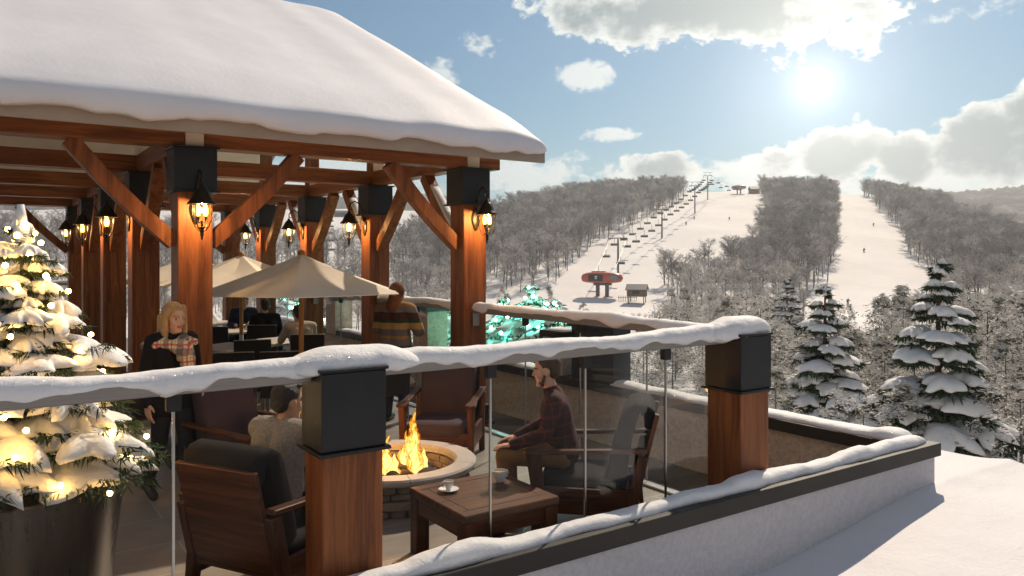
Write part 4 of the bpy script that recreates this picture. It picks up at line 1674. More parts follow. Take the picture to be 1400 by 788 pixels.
def cushion(mb, c, s, M=None, e=.32, n=24, m=14, mi=0):
    vs, fs = [], []
    pw = lambda v, k: math.copysign(abs(v) ** k, v)
    for j in range(m + 1):
        t = -PI / 2 + PI * j / m
        for k in range(n):
            p = 2 * PI * k / n
            q_ = Vector((s[0] / 2 * pw(math.cos(t), e) * pw(math.cos(p), e), s[1] / 2 * pw(math.cos(t), e) * pw(math.sin(p), e), s[2] / 2 * pw(math.sin(t), .55)))
            if M is not None:
                q_ = M @ q_
            vs.append(q_ + Vector(c))
    for j in range(m):
        for k in range(n):
            k2 = (k + 1) % n
            fs.append((j * n + k, j * n + k2, (j + 1) * n + k2, (j + 1) * n + k))
    return mb.add(vs, fs, mi)


def lounge_chair(label, loc, face, fabric, solid=True, group='lounge chairs around the fire pit'):
    """local: seat faces +X"""
    t = thing('lounge_chair', label, 'chair', (*loc, 0), math.atan2(face[1], face[0]), group)
    W = .68
    for s in (-1, 1):
        y = s * W / 2
        mb = MB()
        poly = [(-.46, -.035), (.22, -.035), (.34, -.055), (.42, -.05), (.455, 0), (.42, .05), (.34, .055), (.22, .035), (-.46, .035)]
        mb.prism(poly, 0, .03, Matrix.Translation((0, y, .615)) @ Matrix.Rotation(R(3), 4, 'Y'))
        a = mb.build('armrest', MAT['walnut_x'], t, bevel=.006)
        mb = MB()
        mb.loft([[(x + dx, y + dy, z) for dx, dy in ((-w, -.03), (w, -.03), (w, .03), (-w, .03))] for x, z, w in ((.36, 0, .028), (.335, .3, .042), (.37, .598, .055))])
        mb.build('leg', MAT['walnut_z'], t, bevel=.005)
        mb = MB()
        mb.loft([[(x + dx, y + dy, z) for dx, dy in ((-w, -.03), (w, -.03), (w, .03), (-w, .03))] for x, z, w in ((-.40, 0, .03), (-.36, .30, .042), (-.435, .62, .04))])
        mb.build('leg', MAT['walnut_z'], t, bevel=.005)
        MB().ext(-.33, .30, y - .018, y + .018, .17, .36).build('side_rail', MAT['walnut_x'], t, bevel=.004)
    MB().ext(.30, .335, -W / 2 + .02, W / 2 - .02, .20, .33).build('front_rail', MAT['walnut_y'], t, bevel=.004)
    MB().ext(-.34, .29, -W / 2 + .02, W / 2 - .02, .235, .26).build('seat_board', MAT['walnut_x'], t)
    Mb = Matrix.Rotation(R(-14), 4, 'Y')
    if solid:
        mb = MB()
        mb.box(Vector((-.365, 0, .24)) + Mb @ Vector((0, 0, .33)), (.03, W - .07, .66), Mb.to_3x3())
        mb.build('back_panel', MAT['walnut_y'], t, bevel=.005)
    else:
        for s in (-1, 1):
            mb = MB()
            mb.box(Vector((-.365, s * (W / 2 - .075), .24)) + Mb @ Vector((0, 0, .33)), (.035, .07, .72), Mb.to_3x3())
            mb.build('back_post', MAT['walnut_z'], t, bevel=.005)
        mb = MB()
        mb.box(Vector((-.365, 0, .24)) + Mb @ Vector((0, 0, .30)), (.025, W - .224, .5), Mb.to_3x3())
        mb.build('back_panel', MAT['walnut_y'], t, bevel=.004)
    mb = MB()
    cushion(mb, (.02, 0, .345), (.66, W - .08, .18))
    mb.build('seat_cushion', fabric, t, smooth=180)
    mb = MB()
    # back cushion rolled over the top of the back panel
    prof = [(-.30, .40), (-.20, .38), (-.155, .42), (-.20, .66), (-.27, .88), (-.315, .955), (-.385, .985), (-.47, .97), (-.515, .92), (-.51, .86), (-.50, .80), (-.475, .82), (-.465, .90), (-.43, .93), (-.40, .90), (-.35, .72)]
    hw = W / 2 - .055
    rg = []
    for f, sh in ((-1, .30), (-.985, .62), (-.95, .86), (-.88, 1.0), (-.5, 1.03), (0, 1.04), (.5, 1.03), (.88, 1.0), (.95, .86), (.985, .62), (1, .30)):
        cx = sum(p[0] for p in prof) / len(prof)
        cz = sum(p[1] for p in prof) / len(prof)
        rg.append([(-.34 + (x + .34) * (sh * .35 + .65) + 0 * cx, f * hw, (cz + (z - cz) * (sh * .12 + .88))) for x, z in prof])
    mb.loft(rg)
    mb.build('back_cushion', fabric, t, smooth=70)
    return t


lounge_chair('black leather chair with wooden back panel, under the man in the grey jumper', (1.555, 4.775), (.87, .49), MAT['leather'])
lounge_chair('black leather lounge chair under the man in the dark plaid shirt', (3.90, 4.62), (-.70, .71), MAT['leather'], False)
lounge_chair('empty plum lounge chair beyond the fire pit, facing the camera', (3.93, 6.93), (-.65, -.76), MAT['purple'])
lounge_chair('empty plum lounge chair beside the blonde woman at the left', (1.92, 6.75), (.42, -.91), MAT['purple'])

# coffee table
t = thing('coffee_table', 'low square dark wooden coffee table with two cups on it', 'table', (2.85, 4.485, 0))
mb = MB().ext(-.37, .37, -.375, .375, .395, .45)
mb.build('tabletop', MAT['walnut_x'], t, bevel=.006)
for a, b, c, e in ((-.32, .32, -.285, -.279), (-.32, .32, .279, .285), (-.285, -.279, -.277, .277), (.279, .285, -.277, .277)):
    MB().ext(a, b, c, e, .449, .452).build('inlay', MAT['rubber'], t)
for sx in (-1, 1):
    for sy in (-1, 1):
        MB().ext(sx * .315 - .05, sx * .315 + .05, sy * .32 - .05, sy * .32 + .05, 0, .393).build('leg', MAT['walnut_z'], t, bevel=.005)
for s in (-1, 1):
    MB().ext(-.262, .262, s * .345 - .015, s * .345 + .015, .29, .393).build('apron', MAT['walnut_x'], t, bevel=.003)
    MB().ext(s * .34 - .015, s * .34 + .015, -.267, .267, .29, .393).build('apron', MAT['walnut_y'], t, bevel=.003)


def cup(label, loc, r, h, rz):
    t = thing('coffee_cup', label, 'cup', loc, rz)
    MB().lathe([(.002, .004), (r * .5, .002), (r * .55, .006), (r * .62, .015), (r * .92, h * .55), (r, h), (r * .955, h), (r * .87, h * .55), (r * .6, .022), (.002, .018)], 32).build('bowl', MAT['china'], t, smooth=60)
    mb = MB().tube([(r * .93, 0, h * .82), (r * 1.35, 0, h * .86), (r * 1.58, 0, h * .62), (r * 1.35, 0, h * .34), (r * .84, 0, h * .3)], [r * .10] * 5, 8)
    mb.build('handle', MAT['china'], t, smooth=180)
    MB().lathe([(r * .93, h * .86), (r * .6, h * .875), (.001, h * .87)], 28).build('coffee', MAT['coffee'], t, smooth=180)
    return t


zt = .453
cup('large white cup of milk coffee on the corner of the coffee table', (3.07, 4.60, zt), .052, .082, .2)
t = thing('saucer', 'small white saucer under the espresso cup', 'saucer', (2.66, 4.62, zt))
MB().lathe([(.002, .003), (.035, .001), (.038, .005), (.068, .014), (.070, .017), (.066, .017), (.036, .008), (.002, .008)], 36).build('dish', MAT['china'], t, smooth=60)
cup('small white espresso cup standing on a saucer', (2.66, 4.62, zt + .009), .034, .062, 2.6)

# ---------------------------------------------------------------- fire pit
MAT['pit_stone'] = mat('grey_fieldstone', (0.22, 0.19, 0.165), 0.85, 0, 0.3, 0.8, 22, 0.35, 7)
MAT['cap_stone'] = mat('smooth_capstone', (0.40, 0.375, 0.345), 0.7, 0, 0.3, 0.25, 30, 0.12, 5)
MAT['lava'] = mat('charred_rock', (0.045, 0.038, 0.034), 0.9, 0, 0.3, 0.9, 20, 0.5, 9)
PX, PYY = 2.97, 6.09
t = thing('fire_pit', 'round stone fire pit with smooth stone rim', 'fire pit', (PX, PYY, 0))
q = random.Random(4)
mb = MB()
zz = 0.0
for c in range(4):
    hh = (.062, .075, .058, .06)[c]
    a = q.uniform(0, 1)
    end = a + 2 * PI
    while a < end - .05:
        w = min(q.uniform(.22, .46), end - a)
        if end - a - w < .15:
            w = end - a
        n = 5
        ro = .645 + q.uniform(-.02, .02)
        rings = []
        for i in range(n + 1):
            aa = a + .012 + (w - .024) * i / n
            b_ = .012 * (1 if i in (0, n) else 0)
            r1 = ro - b_ + q.uniform(-.008, .008)
            rings.append([(.5 * math.cos(aa), .5 * math.sin(aa), zz + .004), (r1 * math.cos(aa), r1 * math.sin(aa), zz + .006 + b_ * .5),
                          ((r1 + .006) * math.cos(aa), (r1 + .006) * math.sin(aa), zz + hh * .5), (r1 * math.cos(aa), r1 * math.sin(aa), zz + hh - .006 - b_ * .5), (.5 * math.cos(aa), .5 * math.sin(aa), zz + hh - .004)])
        mb.loft(rings)
        a += w
    zz += hh
mb.lathe([(.60, 0), (.60, .25), (.51, .25), (.51, .0)], 48, mi=1)
mb.build('stone_base', [MAT['pit_stone'], MAT['lower_roof']], t, smooth=35)
for k in range(6):
    a0, a1 = 2 * PI * k / 6 + .25, 2 * PI * (k + 1) / 6 + .25 - .007
    rings = []
    for i in range(13):
        a = a0 + (a1 - a0) * i / 12
        rings.append([(r * math.cos(a), r * math.sin(a), z) for r, z in ((.52, .262), (.69, .262), (.705, .28), (.705, .305), (.69, .32), (.54, .32), (.52, .30))])
    MB().loft(rings).build('capstone', MAT['cap_stone'], t, smooth=35)
MB().lathe([(.51, .14), (.3, .15), (.002, .15)], 32).build('gravel_bed', MAT['lava'], t, smooth=180)
for k in range(13):
    a = k * 2.4
    rr = .40 * math.sqrt((k + .6) / 13)
    s = q.uniform(.06, .105)
    mb = MB().ball((0, 0, 0), (s, s * .8, s * .62), 12, 8)
    mb.V = [tuple(Vector(v) * (1 + .35 * nz(v[0] * 12, v[1] * 12, v[2] * 12 + k))) for v in mb.V]
    o = mb.build('rock', MAT['lava'], None, smooth=40)
    o.location = (PX + rr * math.cos(a), PYY + rr * math.sin(a), .19 + q.uniform(0, .04))
    o.rotation_euler = (q.uniform(-.4, .4), q.uniform(-.4, .4), q.uniform(0, 6))
    tag(o, 'charred dark rock among the flames of the fire pit', 'rock', 'charred rocks in the fire pit')


def flame_mat():
    m = bpy.data.materials.new('flame')
    m.use_nodes = True
    nt = m.node_tree
    nt.nodes.clear()
    g = NG(nt)
    out = g.node('ShaderNodeOutputMaterial')
    tc = g.node('ShaderNodeTexCoord').outputs['Object']
    z = g.dot(tc, (0, 0, 1))
    lw = g.node('ShaderNodeLayerWeight')
    lw.inputs[0].default_value = 0.45
    core = g.m('SUBTRACT', 1.0, lw.outputs['Facing'])
    n = g.noise(g.v('MULTIPLY', tc, (34, 34, 15)), 1.0, 4.0, 0.65)
    heat = g.m('SUBTRACT', g.m('ADD', g.m('MULTIPLY', core, 1.0), g.m('MULTIPLY', n, 1.9)), g.m('ADD', g.m('MULTIPLY', z, 1.3), 0.62))
    col = g.ramp(heat, [(0.25, (0.8, 0.06, 0.002)), (0.5, (1.0, 0.20, 0.01)), (0.78, (1.0, 0.46, 0.04)), (1.0, (1.0, 0.74, 0.20))])
    em = g.node('ShaderNodeEmission')
    g.put(em.inputs[0], col)
    g.put(em.inputs[1], g.m('MULTIPLY', g.smooth(heat, 0.2, 1.15), 2.3))
    tr = g.node('ShaderNodeBsdfTransparent')
    mx = g.node('ShaderNodeMixShader')
    g.put(mx.inputs[0], g.m('MULTIPLY', g.smooth(heat, 0.28, 0.75), 0.9))
    g.put(mx.inputs[1], tr.outputs[0])
    g.put(mx.inputs[2], em.outputs[0])
    g.put(out.inputs[0], mx.outputs[0])
    return m


MAT['flame'] = flame_mat()
t = thing('fire', 'bright yellow gas flames burning in the fire pit', 'fire', (PX, PYY, .20))
q = random.Random(9)
for (r_, d_, hh, w) in ((.16, -.02, .56, .085), (.09, .06, .36, .075), (.20, -.10, .30, .07), (-.05, -.12, .34, .075), (-.14, -.05, .40, .08), (-.22, .05, .28, .07), (.02, -.2, .22, .06), (-.32, -.08, .24, .055), (.25, .02, .2, .05)):
    cx, cy = CB * r_ + CA * d_, -CA * r_ + CB * d_
    rings = []
    n = 15
    sd = q.uniform(0, 50)
    for i in range(n + 1):
        f = i / n
        rr = w * (math.sin(PI * (f ** .62) * .97 + .06) * (1 - .25 * f) + .015) * (1 + .35 * nz(f * 5, sd))
        ox = .10 * hh * nz(f * 3.0, sd + 3) * (0.3 + 2.2 * f)
        oy = .10 * hh * nz(f * 3.0, sd + 8) * (0.3 + 2.2 * f)
        rings.append([(cx + ox + rr * math.cos(2 * PI * k / 14) * (1 + .3 * nz(f * 6, k * .9, sd)), cy + oy + rr * math.sin(2 * PI * k / 14) * (1 + .3 * nz(f * 6, k * .9, sd)), hh * f) for k in range(14)])
    MB().loft(rings).build('flame', MAT['flame'], t, smooth=180)
ld = bpy.data.lights.new('fire_light', 'POINT')
ld.energy = 30.0
ld.color = (1.0, 0.42, 0.10)
ld.shadow_soft_size = 0.12
lo = bpy.data.objects.new('fire_light', ld)
COL.objects.link(lo)
lo.location = (0, 0, .34)
lo.parent = t


# ---------------------------------------------------------------- dining set under the pavilion
def umbrella(label, loc, Rr, zr, za, rot):
    t = thing('patio_umbrella', label, 'umbrella', (*loc, 0), rot, 'cream umbrellas over the dining tables')
    n = 6
    mb = MB()
    N = 6
    rows = 6
    V = [(0, 0, za)]
    for j in range(1, rows + 1):
        f = j / rows
        for k in range(n * N):
            a = 2 * PI * k / (n * N)
            seg = 2 * PI / n
            aa = (a % seg) - seg / 2
            flat = math.cos(seg / 2) / math.cos(aa)
            r = Rr * f * flat
            e = 1 - abs(aa) / (seg / 2)
            z = za + (zr - za) * (f ** .92) - .035 * e * math.sin(PI * f) * Rr
            V.append((r * math.cos(a), r * math.sin(a), z))
    F = []
    M_ = n * N
    for k in range(M_):
        F.append((0, 1 + k, 1 + (k + 1) % M_))
    for j in range(rows - 1):
        for k in range(M_):
            F.append((1 + j * M_ + k, 1 + (j + 1) * M_ + k, 1 + (j + 1) * M_ + (k + 1) % M_, 1 + j * M_ + (k + 1) % M_))
    # give the cloth a little thickness and a hem
    nv = len(V)
    V2 = [(x, y, z - .008) for x, y, z in V]
    F2 = [tuple(nv + i for i in reversed(f)) for f in F]
    b0 = 1 + (rows - 1) * M_
    rim = [(b0 + k, nv + b0 + k, nv + b0 + (k + 1) % M_, b0 + (k + 1) % M_) for k in range(M_)]
    mb.add(V + V2, F + F2 + rim)
    c = mb.build('canopy', MAT['canvas'], t, smooth=14)
    MB().tube([(0, 0, .86), (0, 0, za - .02)], .03, 12).build('pole', MAT['pole_wood'], t, smooth=60)
    MB().tube([(0, 0, .06), (0, 0, .862)], .034, 12).build('lower_pole', MAT['steel'], t, smooth=60)
    MB().lathe([(.30, 0), (.30, .05), (.27, .065), (.05, .07), (.05, .12), (.002, .12)], 28).build('base', MAT['metal_dark'], t, smooth=35)
    MB().lathe([(.022, za), (.05, za - .01), (.045, za + .025), (.02, za + .04), (.001, za + .05)], 16).build('finial', MAT['pole_wood'], t, smooth=60)
    for k in range(n):
        a = 2 * PI * k / n
        MB().bar((0.03 * math.cos(a), .03 * math.sin(a), za - .05), (Rr * .97 * math.cos(a), Rr * .97 * math.sin(a), zr - .022), .016, .02).build('rib', MAT['pole_wood'], t)
    return t


U0 = umbrella('largest and nearest cream umbrella under the pavilion', (3.20, 9.09), 1.30, 1.64, 2.10, .12)
c = dup(U0, (*at(330, 12.0), 0), .6, 'second cream umbrella, partly behind the largest one')
c = dup(U0, (*at(262, 13.4), 0), .3, 'third cream umbrella, mostly hidden behind the big front post')


def dining_chair():
    t = thing('dining_chair', 'x', 'chair', (0, 0, 0), 0, 'black rattan dining chairs')
    MB().ext(-.24, .25, -.24, .24, .37, .45).build('seat', MAT['rattan'], t, bevel=.02)
    mb = MB()
    mb.loft([[(x, y, z) for x, y in ((a, -.245), (b, -.245), (b, .245), (a, .245))] for a, b, z in ((-.275, -.225, .36), (-.29, -.245, .60), (-.325, -.29, .92))])
    mb.build('backrest', MAT['rattan'], t, bevel=.01)
    MB().ext(-.332, -.283, -.246, .246, .922, .932).build('top_trim', MAT['steel'], t, bevel=.003)
    for sx in (-.25, .21):
        for sy in (-.215, .215):
            MB().ext(sx - .02, sx + .02, sy - .02, sy + .02, 0, .368).build('leg', MAT['steel'], t, bevel=.003)
    return t


def dining_table(label, x, y, rz):
    t = thing('dining_table', label, 'table', (x, y, 0), rz, 'pale dining tables under the pavilion')
    MB().ext(-.45, .45, -.45, .45, .715, .75).build('tabletop', MAT['table_white'], t, bevel=.006)
    MB().tube([(0, 0, .04), (0, 0, .713)], .04, 12).build('pedestal', MAT['metal_dark'], t, smooth=60)
    MB().ext(-.26, .26, -.26, .26, 0, .04).build('base', MAT['metal_dark'], t, bevel=.008)
    return t


def napkin(label, x, y, z=.752):
    mb = MB()
    mb.loft([[(-.09, -.06, 0), (.09, -.06, 0), (.09, .06, 0), (-.09, .06, 0)], [(-.05, -.02, .08), (.03, -.02, .10), (.03, .02, .10), (-.05, .02, .08)], [(-.01, -.004, .13), (.01, -.004, .15), (.01, .004, .15), (-.01, .004, .13)]])
    o = mb.build('napkin', MAT['napkin'], None, smooth=30)
    o.location = (x, y, z)
    o.rotation_euler = (0, 0, rnd.uniform(0, 3))
    return tag(o, label, 'napkin')


T1 = at(384, 12.3)
T2 = at(330, 14.1)
T3 = at(312, 11.4)
T4 = at(292, 15.6)
dining_table('pale square dining table in front of the man in the pale top', *T1, .3)
dining_table('pale square dining table between the two diners at the back', *T2, .1)
dining_table('empty pale dining table behind the largest front post', *T3, .5)
dining_table('farthest pale dining table near the back railing', *T4, .2)
napkin('folded white napkin on the table between the two back diners', T2[0] + .1, T2[1] - .1)
napkin('folded white napkin on the farthest dining table', *T4)
CH = dining_chair()
cl = [(365, 13.3, 1.0, 'black rattan chair under the dark haired diner seen from behind'), (424, 11.7, 1.1, 'black rattan chair of the man in the pale top'),
      (345, 10.9, 1.3, 'empty black rattan chair just left of the umbrella pole'), (322, 9.5, 1.2, 'empty black rattan chair nearest the big front post'),
      (388, 9.6, 1.15, 'empty black rattan chair right beside the foot of the big umbrella'), (303, 13.0, .9, 'empty black rattan chair half hidden by the big front post'),
      (484, 10.1, 1.5, 'empty black rattan chair near the second right post, behind the snowy rail'), (335, 14.95, -2.0, 'black rattan chair under the diner in the navy top'),
      (296, 11.2, .4, 'black rattan chair against the left side of the empty table'), (520, 9.7, 1.9, 'black rattan chair behind the striped sweater man')]
for i, (px, d, rz, lab) in enumerate(cl):
    c = CH if i == 0 else dup(CH)
    x, y = at(px, d)
    c.location = (x, y, 0)
    c.rotation_euler = (0, 0, rz)
    c['label'] = lab
# ---------------------------------------------------------------- people
def skin_of(name, col):
    m = mat(name, col, 0.5, 0, 0.35, 0, 10, 0.06, 30)
    m.node_tree.nodes['Principled BSDF'].inputs['Subsurface Weight'].default_value = 0.0
    return m


MAT['skin'] = skin_of('light_skin', (0.62, 0.36, 0.25))
MAT['skin_tan'] = skin_of('tan_skin', (0.50, 0.27, 0.16))
MAT['skin_brown'] = skin_of('brown_skin', (0.30, 0.15, 0.085))
MAT['lips'] = mat('lips', (0.45, 0.13, 0.11), 0.45)
MAT['eye_white'] = mat('eye_white', (0.7, 0.68, 0.65), 0.3)
MAT['eye_dark'] = mat('eye_dark', (0.02, 0.015, 0.012), 0.2)
MAT['blond'] = mat('blond_hair', (0.50, 0.29, 0.11), 0.45, 0, 0.5, 0.7, 14, 0.35, 10, vstretch=(14, 14, 1.2))
MAT['dark_hair'] = mat('dark_hair', (0.018, 0.013, 0.011), 0.45, 0, 0.5, 0.7, 90, 0.4, 40)
MAT['brown_hair'] = mat('brown_hair', (0.085, 0.045, 0.025), 0.5, 0, 0.5, 0.8, 80, 0.4, 30)
MAT['black_cloth'] = mat('black_cloth', (0.014, 0.013, 0.016), 0.9, 0, 0.2, 0.4, 160, 0.2, 20)
MAT['dark_denim'] = mat('dark_denim', (0.024, 0.026, 0.034), 0.85, 0, 0.2, 0.4, 150, 0.3, 14)
MAT['blue_denim'] = mat('blue_denim', (0.035, 0.045, 0.085), 0.85, 0, 0.2, 0.4, 150, 0.3, 14)
MAT['khaki'] = mat('ochre_trousers', (0.25, 0.13, 0.045), 0.85, 0, 0.2, 0.4, 120, 0.2, 12)
MAT['grey_knit'] = mat('grey_knit', (0.33, 0.30, 0.27), 0.95, 0, 0.15, 0.7, 130, 0.25, 60)
MAT['navy'] = mat('navy_cloth', (0.02, 0.025, 0.055), 0.9, 0, 0.2, 0.3, 100, 0.2, 14)
MAT['cream_top'] = mat('pale_top', (0.42, 0.36, 0.29), 0.9, 0, 0.2, 0.4, 90, 0.1, 14)
MAT['shoe'] = mat('black_shoe', (0.02, 0.018, 0.017), 0.5, 0, 0.4, 0.1, 40)
MAT['hood'] = mat('brown_hood', (0.16, 0.07, 0.035), 0.9, 0, 0.2, 0.4, 90, 0.2, 18)


def stripes_mat(name, stops, lo, hi):
    m = bpy.data.materials.new(name)
    m.use_nodes = True
    g = NG(m.node_tree)
    tc = g.node('ShaderNodeTexCoord').outputs['Object']
    z = g.m('ADD', g.dot(tc, (0, 0, 1)), g.m('MULTIPLY', g.m('SUBTRACT', g.noise(tc, 9.0), .5), .03))
    f = g.m('DIVIDE', g.m('SUBTRACT', z, lo), hi - lo)
    b = m.node_tree.nodes['Principled BSDF']
    g.put(b.inputs['Base Color'], g.ramp(f, stops, 'CONSTANT'))
    b.inputs['Roughness'].default_value = .95
    return m


MAT['striped'] = stripes_mat('striped_knit', [(0.0, (.045, .02, .012)), (.10, (.02, .035, .022)), (.15, (.14, .13, .125)), (.30, (.30, .16, .05)), (.35, (.12, .11, .11)),
                                              (.47, (.34, .22, .085)), (.60, (.02, .045, .025)), (.66, (.05, .02, .015)), (.80, (.15, .14, .14)), (.92, (.28, .15, .05))], 0.86, 1.50)


def plaid_mat(name, base, dark, acc, line, sc):
    m = bpy.data.materials.new(name)
    m.use_nodes = True
    g = NG(m.node_tree)
    tc = g.node('ShaderNodeTexCoord').outputs['Object']
    tcw = tc
    a = g.m('ADD', g.dot(tcw, (sc, sc * .9, 0)), g.m('MULTIPLY', g.noise(tc, 7.0), .5))
    c = g.m('ADD', g.dot(tcw, (sc * .15, 0, sc)), g.m('MULTIPLY', g.noise(tc, 6.0), .5))

    def band(x, lo, hi):
        f = g.m('FRACT', x)
        return g.m('MULTIPLY', g.m('GREATER_THAN', f, lo), g.m('LESS_THAN', f, hi))
    col = g.mix(g.m('MULTIPLY', band(a, .05, .45), .6), base, dark)
    col = g.mix(g.m('MULTIPLY', band(c, .05, .45), .6), col, dark)
    col = g.mix(g.m('MULTIPLY', band(a, .62, .74), .75), col, acc)
    col = g.mix(g.m('MULTIPLY', band(c, .62, .74), .75), col, acc)
    col = g.mix(g.m('MAXIMUM', band(a, .88, .93), band(c, .88, .93)), col, line)
    b = m.node_tree.nodes['Principled BSDF']
    g.put(b.inputs['Base Color'], col)
    b.inputs['Roughness'].default_value = .95
    return m


MAT['plaid_scarf'] = plaid_mat('plaid_scarf', (.74, .62, .46), (.03, .022, .035), (.50, .02, .015), (.5, .35, .12), 7.0)
MAT['plaid_shirt'] = plaid_mat('plaid_shirt', (.085, .011, .009), (.008, .010, .013), (.022, .012, .012), (.16, .03, .02), 11.0)

TMP = bpy.data.scenes.new('tmp')


def remeshed(name, mb, voxel, smooth_it=3):
    o = mb.build('tmp_' + name, [], None)
    COL.objects.unlink(o)
    TMP.collection.objects.link(o)
    m = o.modifiers.new('r', 'REMESH')
    m.mode = 'VOXEL'
    m.voxel_size = voxel
    s = o.modifiers.new('s', 'SMOOTH')
    s.factor = .5
    s.iterations = smooth_it
    with bpy.context.temp_override(scene=TMP, view_layer=TMP.view_layers[0]):
        dg = bpy.context.evaluated_depsgraph_get()
        dg.update()
    me = bpy.data.meshes.new_from_object(o.evaluated_get(dg))
    me.name = name
    old = o.data
    bpy.data.objects.remove(o)
    bpy.data.meshes.remove(old)
    me.shade_smooth()
    return me


def rcone(mb, p, q_, r0, r1, n=14):
    p, q_ = Vector(p), Vector(q_)
    if (q_ - p).length > 1e-5:
        mb.tube([p, q_], [r0, r1], n)
    mb.ball(p, r0, n, 9)
    mb.ball(q_, r1, n, 9)


def head_prims(mb, M, male):
    T3 = M.to_3x3()

    def el(c, r):
        mb.ball(M @ Vector(c), r, 18, 12, 0, T3)

    def co(p, q_, a, b):
        rcone(mb, M @ Vector(p), M @ Vector(q_), a, b, 10)
    el((-.012, 0, .028), (.098, .076, .098))
    el((.026, 0, -.045), (.064, .058, .078))
    w = .030 if male else .022
    co((.055, -.015, -.106), (.055, .015, -.106), w, w)
    co((.086, 0, .006), (.102, 0, -.034), .008, .012)
    co((.073, -.034, .022), (.073, .034, .022), .019, .019)
    for s in (-1, 1):
        el((.055, s * .036, -.034), (.028, .026, .028))
        el((-.004, s * .077, -.008), (.024, .011, .032))
    el((.082, 0, -.068), (.013, .025, .009))
    co((.0, 0, -.06), (-.025, 0, -.15), .052, .05)


def hand_prims(mb, wrist, u, nrm, side, curl=.35):
    """u: finger direction, nrm: palm normal (fingers curl towards it), side: thumb side direction"""
    u, nrm, side = Vector(u).normalized(), Vector(nrm).normalized(), Vector(side).normalized()
    wrist = Vector(wrist)
    for i, (k, L) in enumerate(((1.5, .92), (.5, 1.0), (-.5, .95), (-1.5, .76))):
        b = wrist + u * .012 + side * k * .016
        kn = wrist + u * .088 + side * k * .0205
        rcone(mb, b, kn, .0145, .0115, 8)
        c1 = curl * (.5 + .1 * i)
        d1 = (u * math.cos(c1) + nrm * math.sin(c1))
        d2 = (u * math.cos(c1 * 2.3) + nrm * math.sin(c1 * 2.3))
        d3 = (u * math.cos(c1 * 3.2) + nrm * math.sin(c1 * 3.2))
        p1 = kn + (d1 + side * k * .03).normalized() * .042 * L
        p2 = p1 + d2 * .027 * L
        p3 = p2 + d3 * .02 * L
        rcone(mb, kn, p1, .0098, .009, 8)
        rcone(mb, p1, p2, .009, .0083, 8)
        rcone(mb, p2, p3, .0083, .007, 8)
    a = wrist + u * .02 + side * .024
    b = a + (u * .7 + side * .75 + nrm * .25).normalized() * .042
    c = b + (u * 1.0 + side * .25 + nrm * .3).normalized() * .032
    rcone(mb, a, b, .015, .0115, 8)
    rcone(mb, b, c, .0108, .008, 8)


